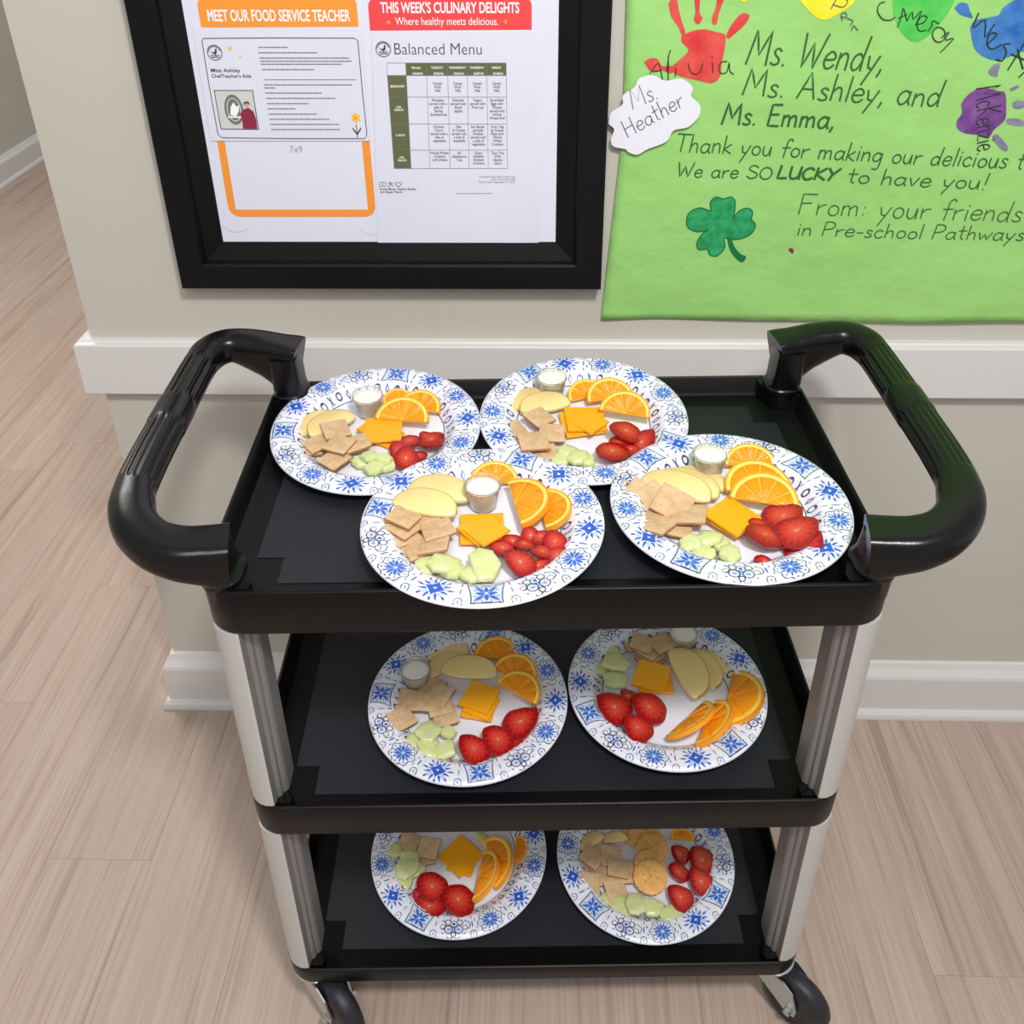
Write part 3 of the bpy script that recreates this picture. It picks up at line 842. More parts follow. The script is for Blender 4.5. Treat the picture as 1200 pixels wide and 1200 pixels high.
# handwriting
def write(lines, w, mat, lab=None, off=.0008):
    for (txt, a, b, h, sl, sd) in lines:
        A, B = Vector(W0([a])[0]), Vector(W0([b])[0])
        tot = sum(G[c][0] for c in txt); x = 0
        for wd in txt.split(' '):
            wl = sum(G[c][0] for c in wd)
            word(hand_lines(wd, A.lerp(B, x / tot), A.lerp(B, (x + wl) / tot), h, sd, sl), w, mat, off)
            x += wl + G[' '][0]


def word(L, w, mat, off):
    L = [[tuple(p) for p in (l if len(l) > 6 else sum([[l[i].lerp(l[i + 1], k / 3) for k in range(3)] for i in range(len(l) - 1)], []) + [l[-1]])] for l in L]
    return drape(ribbons('handwritten_word', L, w, YW, mat, gp_ob), off)


write([('Ms. Wendy,', (873, 74), (1034, 84), .0415, .10, 1)], .0026, M['marker'], 'first name line in green marker')
write([('Ms. Ashley, and', (869, 111), (1102, 125), .0330, .06, 2)], .0024, M['marker'], 'second name line in green marker')
write([('Ms. Emma,', (845, 145), (978, 150), .0290, .06, 3)], .0030, M['marker'], 'third name line in green marker')
write([('Thank you for making our delicious to', (791, 177), (1212, 199), .0255, .06, 4)], .0019, M['marker'], 'line reading Thank you for making our delicious')
write([('We are', (793, 207), (866, 209), .0200, .05, 5), ('SO', (874, 209), (906, 211), .0180, .05, 6), ('to have you!', (992, 214), (1157, 222), .0235, .04, 7)], .0019, M['marker'], 'line reading We are SO LUCKY to have you')
write([('LUCKY', (910, 209), (982, 212), .0170, .12, 8)], .0034, M['marker'], 'bold word LUCKY')
write([('From: your friends', (934, 251), (1197, 260), .0300, .05, 9)], .0017, M['marker'], 'line reading From: your friends')
write([('in Pre-school Pathways', (933, 276), (1200, 282), .0215, .08, 10)], .0017, M['marker'], 'line reading in Pre-school Pathways')
strk = [W3([(285, 395), (330, 340), (352, 430)]), W3([(300, 385), (345, 378)]), W3([(375, 385), (385, 300), (395, 270)]), W3([(383, 300), (382, 435)]), W3([(425, 365), (420, 410)]), W3([(490, 340), (500, 380), (525, 400), (555, 385), (570, 340)]), W3([(620, 335), (625, 390)]), W3([(700, 330), (668, 335), (655, 370), (670, 395), (700, 385), (712, 335), (715, 380), (735, 400)]), W3([(618, 305), (620, 312)])]
drape(ribbons('handwriting', [dense(s, False, 3) for s in strk], .0013, YW, M['pen'], gp_ob, label='child name written over the red handprint'), .0012)
strk = [[(440, 5), (410, 20), (402, 60), (430, 100), (470, 105), (495, 90)], [(510, 140), (530, 90), (540, 40), (555, 90), (560, 110)], [(515, 95), (560, 75)], [(560, 110), (590, 60), (595, 100), (640, 55), (610, 130)], [(610, 130), (650, 120), (670, 90), (640, 85), (615, 130), (630, 165), (665, 160)], [(675, 165), (695, 140), (700, 110), (735, 125)], arc(735, 185, 35, 40, 0, 360, 12), [(750, 200), (790, 170), (770, 215), (815, 205), (745, 280)]]
drape(ribbons('handwriting', [dense(W4(s), False, 3) for s in strk], .0014, YW, M['pen'], gp_ob, label='child name curving over the bright green palm print'), .0012)
strk = [[(150, 45), (175, 0), (190, -20)], [(160, 20), (215, 35), (240, 0), (200, -20)], [(205, 85), (235, 90), (228, 65), (205, 75), (212, 105)], [(240, 95), (270, 110), (255, 130)], [(262, 160), (272, 135), (295, 160)]]
drape(ribbons('handwriting', [dense(W4(s), False, 3) for s in strk], .0013, YW, M['pencil'], gp_ob, label='child name beside the yellow palm print'), .0012)
strk = [[(950, 70), (920, 150), (985, 105), (985, 200), (1035, 130)], [(1000, 235), (1050, 185), (1015, 180), (995, 230), (1020, 265), (1075, 240)], [(1120, 235), (1085, 240), (1100, 280), (1080, 325), (1045, 320)], [(1195, 235), (1110, 375)], [(1125, 290), (1195, 320)], [(1160, 265), (1190, 370)], [(1195, 390), (1170, 415)]]
drape(ribbons('handwriting', [dense(W4(s), False, 3) for s in strk], .0019, YW, M['pen'], gp_ob, label='child name written over the blue handprint'), .0012)
A, B = W4([(940, 478)])[0], W4([(948, 826)])[0]
strk = hand_lines('McKenzie', A, B, .0300, 5, 0)
drape(ribbons('handwriting', [[tuple(p) for p in l] for l in strk], .0016, YW, M['pen'], gp_ob, label='child name written down the purple palm print'), .0012)
# paper cloud
cloud = dense(W3([(62, 640), (75, 600), (135, 560), (138, 510), (200, 465), (225, 418), (300, 402), (365, 432), (450, 420), (512, 465), (505, 515), (550, 560), (548, 620), (490, 680), (410, 700), (370, 760), (270, 800), (215, 830), (165, 815), (150, 800), (85, 785), (72, 745), (90, 695), (62, 665)]), n=4)
cb = bmesh.new()
fr = [cb.verts.new((x, -.0115, z)) for x, z in cloud]; bkv = [cb.verts.new((x, -.0108, z)) for x, z in cloud]
cb.faces.new(fr); cb.faces.new(bkv[::-1])
for i in range(len(fr)): cb.faces.new((fr[i], bkv[i], bkv[(i + 1) % len(fr)], fr[(i + 1) % len(fr)]))
cl_o = link('cloud_cutout', bm_mesh('cloud_cutout', cb), M['cloud'], gp_ob)
cl_o['label'] = 'white paper cloud stuck on the poster edge'
L = []
for txt, a, b, h in (('Ms.', (188, 582), (335, 522), .026), ('Heather', (160, 738), (478, 560), .024)):
    A, B = W3([a])[0], W3([b])[0]; L += hand_lines(txt, A, B, h, 3, .05)
ribbons('cloud_writing', [[tuple(p) for p in l] for l in L], .0013, -.0119, M['pencil'], cl_o, 'two pencilled words')

# ------------------------------------------------------------------ serving cart (local axes: x right, y away from the camera, z up)
CW, CD = .72, .417
PHI = 0.03505
cart = empty('utility_cart', (0.35217, -0.58443, 0), PHI)
tag(cart, 'black three-shelf plastic utility cart with looped handles and silver legs, in front of the wall', 'cart')
SH = [(.8380, .0610, .0263, .0045), (.4960, .0560, .0338, .0045), (.1440, .0355, .0265, .004)]   # rim z, face height, inside depth, rim width
for z, hgt, dep, rw in SH:
    R0 = .042
    rr = lambda o, zz, r=R0: rrect(o, o, CW - o, CD - o, max(r - o, .004), zz, 8)
    rings = [rr(.012, z - hgt), rr(.004, z - hgt + .001), rr(.0015, z - hgt + .005), rr(.0003, z - .004), rr(.0009, z - .001), rr(.0022, z),
             rr(rw, z), rr(rw + .0012, z - .0015), rr(rw + .006, z - dep + .006), rr(rw + .009, z - dep + .0015), rr(rw + .015, z - dep)]
    me = loft('shelf', rings); smooth_by_angle(me, 40)
    sh = link('shelf', me, M['black'], cart)
    # corner bosses
    for sx, sy in ((0, 0), (1, 0), (0, 1), (1, 1)):
        bm = bmesh.new()
        P = [(.0078, .042), (.0155, .0155), (.042, .0078), (.054, .0078), (.056, .018), (.050, .034), (.034, .050), (.0078, .056)]
        top = z - .0012; bot = z - dep
        pr = [(a if not sx else CW - a, b if not sy else CD - b) for a, b in P]
        v0 = [bm.verts.new((a, b, bot)) for a, b in pr]; v1 = [bm.verts.new((a + (.002 if not sx else -.002) * (a not in (0,)) * 0, b, top)) for a, b in pr]
        bm.faces.new(v1); 
        for i in range(8): bm.faces.new((v0[i], v0[(i + 1) % 8], v1[(i + 1) % 8], v1[i]))
        link('corner_boss', bm_mesh('corner_boss', bm), M['black'], sh)
    # raised textured mat area with notched corners
    a0, b0, n = .044, .042, .030
    pts = [(a0 + n, b0), (CW - a0 - n, b0), (CW - a0 - n, b0 + n * 1.35), (CW - a0, b0 + n * 1.35), (CW - a0, CD - b0 - n * 1.35), (CW - a0 - n, CD - b0 - n * 1.35), (CW - a0 - n, CD - b0), (a0 + n, CD - b0), (a0 + n, CD - b0 - n * 1.35), (a0, CD - b0 - n * 1.35), (a0, b0 + n * 1.35), (a0 + n, b0 + n * 1.35)]
    bm = bmesh.new()
    zt = z - dep + .0008
    v1 = [bm.verts.new((a, b, zt)) for a, b in pts]; v0 = [bm.verts.new((a, b, z - dep - .001)) for a, b in pts]
    bm.faces.new(v1)
    for i in range(12): bm.faces.new((v0[i], v0[(i + 1) % 12], v1[(i + 1) % 12], v1[i]))
    link('textured_panel', bm_mesh('textured_panel', bm), M['panel'], sh)

# legs: quarter-round aluminium extrusions between the shelves
LP = [(.0035, .056), (.0035, .034)] + [(.0335 - .030 * cos(radians(t)), .0335 - .030 * sin(radians(t))) for t in (0, 15, 30, 45, 60, 75, 90)] + [(.0365, .0045), (.0375, .008), (.0385, .016), (.0430, .018), (.0440, .023), (.0475, .025), (.0495, .028), (.0495, .056)]
for (zb, zt) in ((.4955, .7780), (.1435, .4410)):
    for sx, sy in ((0, 0), (1, 0), (0, 1), (1, 1)):
        pr = [(a if not sx else CW - a, b if not sy else CD - b) for a, b in LP]
        me = loft('leg', [[(a, b, zb) for a, b in pr], [(a, b, zt) for a, b in pr]])
        smooth_by_angle(me, 25)
        me.materials.append(M['alu']); me.materials.append(M['alu_dark'])
        nn = len(LP)
        for f in me.polygons:
            c = f.center; a = c.x if not sx else CW - c.x
            if a > .036: f.material_index = 1
        link('leg', me, None, cart)

# handles
def handle(sx):
    mir = (lambda p: p) if not sx else (lambda p: (CW - p[0], p[1], p[2]))
    ctr = [(.036, .030, .868), (.016, .026, .870), (-.012, .022, .874), (-.040, .029, .881), (-.064, .052, .888), (-.077, .090, .893), (-.080, .140, .896), (-.080, .215, .898), (-.080, .300, .899), (-.078, .352, .901), (-.070, .382, .904), (-.050, .398, .905), (-.020, .399, .901), (.012, .395, .893), (.040, .391, .886)]
    C = [Vector(c) for c in catmull(ctr, 14)]
    n = len(C); NS = 108; rings = []
    for i, c in enumerate(C):
        d = (C[min(i + 1, n - 1)] - C[max(i - 1, 0)]).normalized()
        s = i / 14.0
        side = d.cross(Vector((0, 0, 1))).normalized(); up = side.cross(d)
        # half width, half height, squareness along the path
        def lerp(tab):
            for (a, va), (b, vb) in zip(tab[:-1], tab[1:]):
                if s <= b:
                    t = (s - a) / (b - a); t = t * t * (3 - 2 * t); return va + (vb - va) * t
            return tab[-1][1]
        hw = lerp([(0, .026), (1.5, .026), (3.2, .024), (4.6, .0235), (5.2, .0215), (9.0, .0210), (9.8, .0225), (11, .0225), (12.4, .024), (14, .026)])
        hh = lerp([(0, .022), (1.5, .022), (3.2, .021), (4.6, .0205), (5.2, .0195), (9.0, .0195), (9.8, .021), (11, .021), (12.4, .024), (14, .027)])
        sq = lerp([(0, 4.5), (1.8, 3.6), (3.6, 2.5), (12, 2.5), (13, 3.6), (14, 5.0)])
        ring = []
        for k in range(NS):
            t = 2 * pi * k / NS
            ct, st = cos(t), sin(t)
            r = (abs(ct) ** sq + abs(st) ** sq) ** (-1 / sq)
            rib = 1.0
            grip = (5.3 < s < 6.95) or (7.5 < s < 8.95)
            band = 6.95 <= s <= 7.5
            # ribs on the outer and upper side
            ph = (t if not sx else t)
            outer = -0.75 < ((t + pi) % (2 * pi) - pi) < 2.2 if False else ((math.degrees(t) + 30) % 360 < 220)
            if grip and outer: rib = 1 - .065 * (0.5 + .5 * cos(2 * pi * (math.degrees(t)) / 20))
            if band: rib = 1.035
            if st < 0: st = st * lerp([(0, 1.75), (2.4, 1.0), (10.9, 1.0), (12.4, 1.35), (14, 2.0)])
            p = c + side * (hw * r * ct * rib) * (1 if not sx else 1) + up * (hh * r * st * rib)
            ring.append(mir(p))
        rings.append(ring)
    me = loft('handle', rings); smooth_by_angle(me, 32)
    h = link('handle', me, M['handle'], cart)
    # feet of the handle standing on the corner of the tray
    for (x0, x1, x1t, y0, y1, zt, rb, rt) in ((.0052, .0460, .0370, .0052, .0575, .874, .019, .012), (.0055, .0500, .0440, .3625, .4125, .898, .019, .006)):
        rings = []
        for z, o, q in ((.8085, .001, 0), (.8340, .000, 0), (.8360, -.0012, 0), (.8420, -.0012, .15), (.8440, .0006, .2), (.852, .001, .8), (zt, .002, 1)):
            rings.append([mir(p) for p in rrect(x0 + o, y0 + o, x1 + (x1t - x1) * q - o, y1 - o, rb + (rt - rb) * q, z, 6)])
        me = loft('handle_foot', rings); smooth_by_angle(me, 32)
        link('handle_foot', me, M['handle'], h)


handle(0); handle(1)

# casters
def caster(x, y, ang, z0):
    root = bpy.data.objects.new('caster', None); COL.objects.link(root); root.parent = cart
    root.location = (x, y, 0); root.rotation_euler = (0, 0, ang); root.empty_display_size = .03
    R_, WD = .050, .030
    off = -.045
    # wheel: axis along local x, trailing in local -y
    rings = []
    for a, r in ((-WD / 2, .012), (-WD / 2, .030), (-WD / 2 - .001, .034), (-WD / 2 + .003, R_ - .004), (-WD / 4, R_ - .0006), (0, R_), (WD / 4, R_ - .0006), (WD / 2 - .003, R_ - .004), (WD / 2 + .001, .034), (WD / 2, .030), (WD / 2, .012)):
        rings.append([(a, off + r * cos(t), R_ + r * sin(t)) for t in np.linspace(0, 2 * pi, 41)[:-1]])
    me = loft('wheel', rings); smooth_by_angle(me, 40); link('wheel', me, M['rubber'], root)
    # fork cheeks
    for s in (-1, 1):
        xx = s * (WD / 2 + .0045)
        P = [(.024, z0 - .012), (-.030, z0 - .012), (-.046, z0 - .022), (off - .011, R_ + .006), (off - .009, R_ - .008), (off + .003, R_ - .012), (off + .013, R_ - .003), (.020, z0 - .030)]
        me = loft('fork_cheek', [[(xx - .0012, a, b) for a, b in P], [(xx + .0012, a, b) for a, b in P]])
        link('fork_cheek', me, M['zinc'], root)
    bm = bmesh.new(); add_box(bm, (-WD / 2 - .0057, -.016, z0 - .0145), (WD / 2 + .0057, .030, z0 - .0110), .0008, 1)
    link('fork_bridge', bm_mesh('fork_bridge', bm), M['zinc'], root)
    rings = [[(r * cos(t), r * sin(t), z) for t in np.linspace(0, 2 * pi, 33)[:-1]] for r, z in ((.016, z0 - .0115), (.0265, z0 - .0105), (.0265, z0 - .0085), (.019, z0 - .007), (.0300, z0 - .005), (.0300, z0 - .002), (.019, z0 + .002))]
    me = loft('swivel', rings); smooth_by_angle(me, 30); link('swivel', me, M['zinc'], root)
    rings = [[(xx, off + r * cos(t), R_ + r * sin(t)) for t in np.linspace(0, 2 * pi, 7)[:-1]] for xx, r in ((-WD / 2 - .0130, .0040), (-WD / 2 - .0125, .0058), (-WD / 2 - .0060, .0058), (-WD / 2 - .0058, .0035), (WD / 2 + .0058, .0035), (WD / 2 + .0060, .0058), (WD / 2 + .0125, .0058), (WD / 2 + .0130, .0040))]
    me = loft('axle_bolt', rings); link('axle_bolt', me, M['zinc'], root)
    return root


ZC = .1090
caster(.036, .034, radians(45), ZC)
caster(CW - .033, .034, radians(45), ZC)
caster(.040, CD - .040, radians(150), ZC)
caster(CW - .040, CD - .040, radians(165), ZC)

# ------------------------------------------------------------------ plates
RR = .1345


def seg(v, a, b): return np.clip((v - a) / (b - a), 0, 1)


def plate_mesh():
    prof = []   # (r, z)
    for r in np.linspace(0, .080, 5): prof.append((r, .0020))
    rr_ = np.linspace(.082, RR - .0005, 92)
    def zz(r):
        if r < .086: t = (r - .080) / .006; return .0020 + .0010 * t * t
        if r < .1035:
            t = (r - .086) / .0175; return .0030 + .0148 * (t * t * (3 - 2 * t) * .35 + t * .65)
        t = (r - .1035) / (RR - .1035); return .0178 + .0030 * sin(pi * min(1, t * .72)) - .0022 * max(0, t - .85) / .15
    for r in rr_: prof.append((r, zz(r)))
    prof.append((RR, zz(RR) - .0016))
    NT = 1152
    prof = np.array(prof)
    th = np.linspace(0, 2 * pi, NT, endpoint=False)
    r = prof[:, 0][:, None]; z = prof[:, 1][:, None]
    flute = .00035 * np.cos(72 * th)[None, :] * seg(r, .088, .10) * (1 - seg(r, .118, .128))
    X = r * np.cos(th); Y = r * np.sin(th); Z = z + flute
    n = prof.shape[0]
    top = np.stack([X, Y, Z], -1).reshape(-1, 3)[NT:]          # skip the centre ring
    V = [(0, 0, .0020)] + top.tolist()
    base = 1
    F = [(0, base + j, base + (j + 1) % NT) for j in range(NT)]
    for i in range(n - 2):
        a = base + i * NT
        for j in range(NT):
            k = (j + 1) % NT
            F.append((a + j, a + NT + j, a + NT + k, a + k))
    # underside
    bsel = [(RR, zz(RR) - .0022), (.112, .0184), (.1035, .0160), (.086, .0006), (.075, 0)]
    last = base + (n - 2) * NT
    NB = 96; st = NT // NB
    b0 = len(V)
    for rb, zb in bsel:
        for j in range(NB): V.append((rb * cos(2 * pi * j / NB), rb * sin(2 * pi * j / NB), zb))
    for j in range(NB):
        k = (j + 1) % NB
        F.append(tuple([last + j * st + q for q in range(st)] + [last + (k * st if k else 0)] + [b0 + k, b0 + j])[::-1])
    for i in range(len(bsel) - 1):
        a = b0 + i * NB
        for j in range(NB):
            k = (j + 1) % NB
            F.append((a + j, a + NB + j, a + NB + k, a + k))
    F.append(tuple(b0 + (len(bsel) - 1) * NB + j for j in range(NB))[::-1])
    me = mesh_of('paper_plate', V, F)
    P = np.array(V); rad = np.hypot(P[:, 0], P[:, 1]); ang = np.arctan2(P[:, 1], P[:, 0])
    col = plate_print(rad, ang)
    col[b0:] = (.85, .85, .88)
    at = me.attributes.new('col', 'FLOAT_COLOR', 'POINT')
    at.data.foreach_set('color', np.concatenate([col, np.ones((len(col), 1))], 1).ravel())
    return me


def plate_print(r, th):
    """blue tile-like print of the rim, as flat ink colours"""
    S = lambda a, b, c: np.array(srgb(a, b, c))
    white, pale, light, blue, deep, ink = S(236, 238, 250), S(190, 206, 244), S(138, 170, 232), S(44, 96, 200), S(26, 52, 150), S(40, 46, 86)
    col = np.tile(white, (len(r), 1))
    def put(mask, c): col[mask] = c
    N = 14
    k = np.floor((th / (2 * pi) * N) % N).astype(int)
    tc = (k + .5) * 2 * pi / N
    u = (((th - tc + pi) % (2 * pi)) - pi) * .1165 / 1.14
    v = (r - .1180) / 1.10
    ty = k % 4
    band = (r > .1015) & (r < RR - .0008)
    rho = np.hypot(u, v); psi = np.arctan2(v, u)
    def petal(n, ph, r0, r1, wid):
        # n leaf shapes between radii r0..r1
        a = ((psi - ph + pi / n) % (2 * pi / n)) - pi / n
        t = (rho - r0) / (r1 - r0)
        return (t > 0) & (t < 1) & (np.abs(a) * rho < wid * np.sin(pi * np.clip(t, 0, 1)) ** .8)
    A = band & (ty == 0)
    wob = .0150 + .0013 * np.cos(8 * psi)
    put(A & (rho < wob), S(226, 233, 250))
    put(A & (np.abs(rho - wob) < .00055), ink)
    put(A & petal(8, 0, .0012, .0112, .0021), light)
    put(A & petal(8, 0, .0022, .0098, .0013), blue)
    put(A & petal(8, pi / 8, .0060, .0128, .0008), deep)
    put(A & (np.abs(rho - .0128) < .0007) & (np.cos(8 * psi) > .82), ink)
    put(A & (rho < .0013), white)
    put(A & (np.abs(np.abs(u) - .0178) < .0011) & (np.abs(v - .004) < .0012), light)
    put(A & (np.abs(np.abs(u) - .019) < .0008) & (np.abs(v + .006) < .0016), ink)
    B = band & (ty == 1)
    dia = np.abs(u) ** .75 + np.abs(v) ** .75
    put(B & petal(4, pi / 4, .0015, .0165, .0024), pale)
    put(B & petal(8, pi / 8, .0045, .0150, .0013), blue)
    put(B & petal(4, 0, .0085, .0190, .0014), light)
    put(B & petal(4, 0, .0100, .0172, .0006), ink)
    put(B & (dia < .0078 ** .75 * 1.25), blue)
    put(B & (np.abs(dia - .0078 ** .75 * 1.36) < .0016), white)
    put(B & (dia < .0022 ** .75), white)
    put(B & petal(4, pi / 4, .0125, .0176, .0009), deep)
    C = band & (ty == 2)
    sag = .0016 * np.cos(np.clip(v / .014, -1, 1) * pi / 2)
    bx = np.abs(u) - (.0155 - .0035 * (v / .015) - sag); by = np.abs(v) - .0126 + .0012 * np.cos(u / .0155 * pi / 2)
    box = np.maximum(bx, by)
    put(C & (box < 0), S(214, 226, 250))
    put(C & (np.abs(box) < .0006), ink)
    put(C & (box < -.0015) & petal(4, pi / 4, .0005, .0155, .0026), light)
    put(C & (box < -.0015) & petal(4, pi / 4, .0030, .0135, .0009), deep)
    put(C & (box < -.0015) & petal(4, 0, .0012, .0100, .0018), blue)
    put(C & (box < -.0015) & petal(8, pi / 8, .0085, .0122, .0005), ink)
    put(C & (rho < .0012), white)
    D = band & (ty == 3)
    ring = lambda a, b, q, w, h0=-9., h1=9.: (np.abs(np.hypot(u - a, v - b) - q) < w) & (np.arctan2(v - b, u - a) > h0) & (np.arctan2(v - b, u - a) < h1)
    put(D & (np.hypot(u, v - .003) < .0046), pale)
    for s in (-1, 1):
        put(D & ring(s * .0060, .0040, .0048, .0006), ink)
        put(D & ring(s * .0075, -.0055, .0036, .0006), ink)
        put(D & ring(s * .0135, .0015, .0030, .0004), ink)
        put(D & (np.hypot(u - s * .0060, v - .0040) < .0022), light)
        put(D & (np.hypot(u - s * .0145, v + .0075) < .0010), blue)
        put(D & (np.hypot(u - s * .0125, v - .0095) < .0009), ink)
    put(D & ring(0, -.0035, .0044, .00045), ink)
    put(D & (np.hypot(u, v + .0035) < .0020), blue)
    put(D & ring(0, .0100, .0026, .0006), ink)
    for s in (-1, 1):
        put(D & ring(s * .0040, .0115, .0030, .0005, 0.2, 2.9), ink)
        put(D & ring(s * .0150, -.0010, .0052, .0005, -1.5, 1.5), ink)
        put(D & (np.abs(u - s * .0095 - .4 * s * v) < .0007) & (v < -.008) & (v > -.0135), blue)
    # little marks between the tiles
    e = np.abs(u) - pi / N * .1165 / 1.14
    put(band & (np.abs(e) < .0006) & (v < -.009) & (v > -.014), ink)
    put(band & (np.hypot(e * 1.4, v - .0118) < .0015), light)
    put(band & (np.abs(np.hypot(e, (v - .0118) * .8) - .0034) < .0004), ink)
    put(band & (np.hypot(e * 2.2, v + .0015) < .0030), pale)
    put(band & (np.abs(e) < .0004) & (np.abs(v + .0015) < .0042), deep)
    # inner slope: darker leaf border
    N2 = 44
    sl = (r > .0880) & (r <= .1010)
    q = (th / (2 * pi) * N2) % N2
    kk = np.floor(q).astype(int); uu = (q - kk - .5) * 2 * pi * .094 / N2; vv = (r - .0945) / 1.15
    m = kk % 4
    put(sl & (m == 0) & ((np.abs(uu) / .0030 + np.abs(vv) / .0052) < 1), deep)
    put(sl & (m == 0) & ((np.abs(uu) / .0014 + np.abs(vv) / .0024) < 1), white)
    put(sl & (m == 1) & (np.abs(np.hypot(uu, vv - .001) - .0034) < .0009), ink)
    put(sl & (m == 2) & (np.abs(uu - .5 * vv) < .0011) & (np.abs(vv) < .0048), blue)
    put(sl & (m == 2) & (np.abs(uu + .5 * vv) < .0006) & (np.abs(vv) < .0050), ink)
    put(sl & (m == 3) & (np.abs(np.hypot(uu, vv + .001) - .0038) < .0008), deep)
    put(sl & (m == 3) & (np.hypot(uu, vv - .002) < .0012), ink)
    put((np.abs(r - .0866) < .00055), ink)
    return col


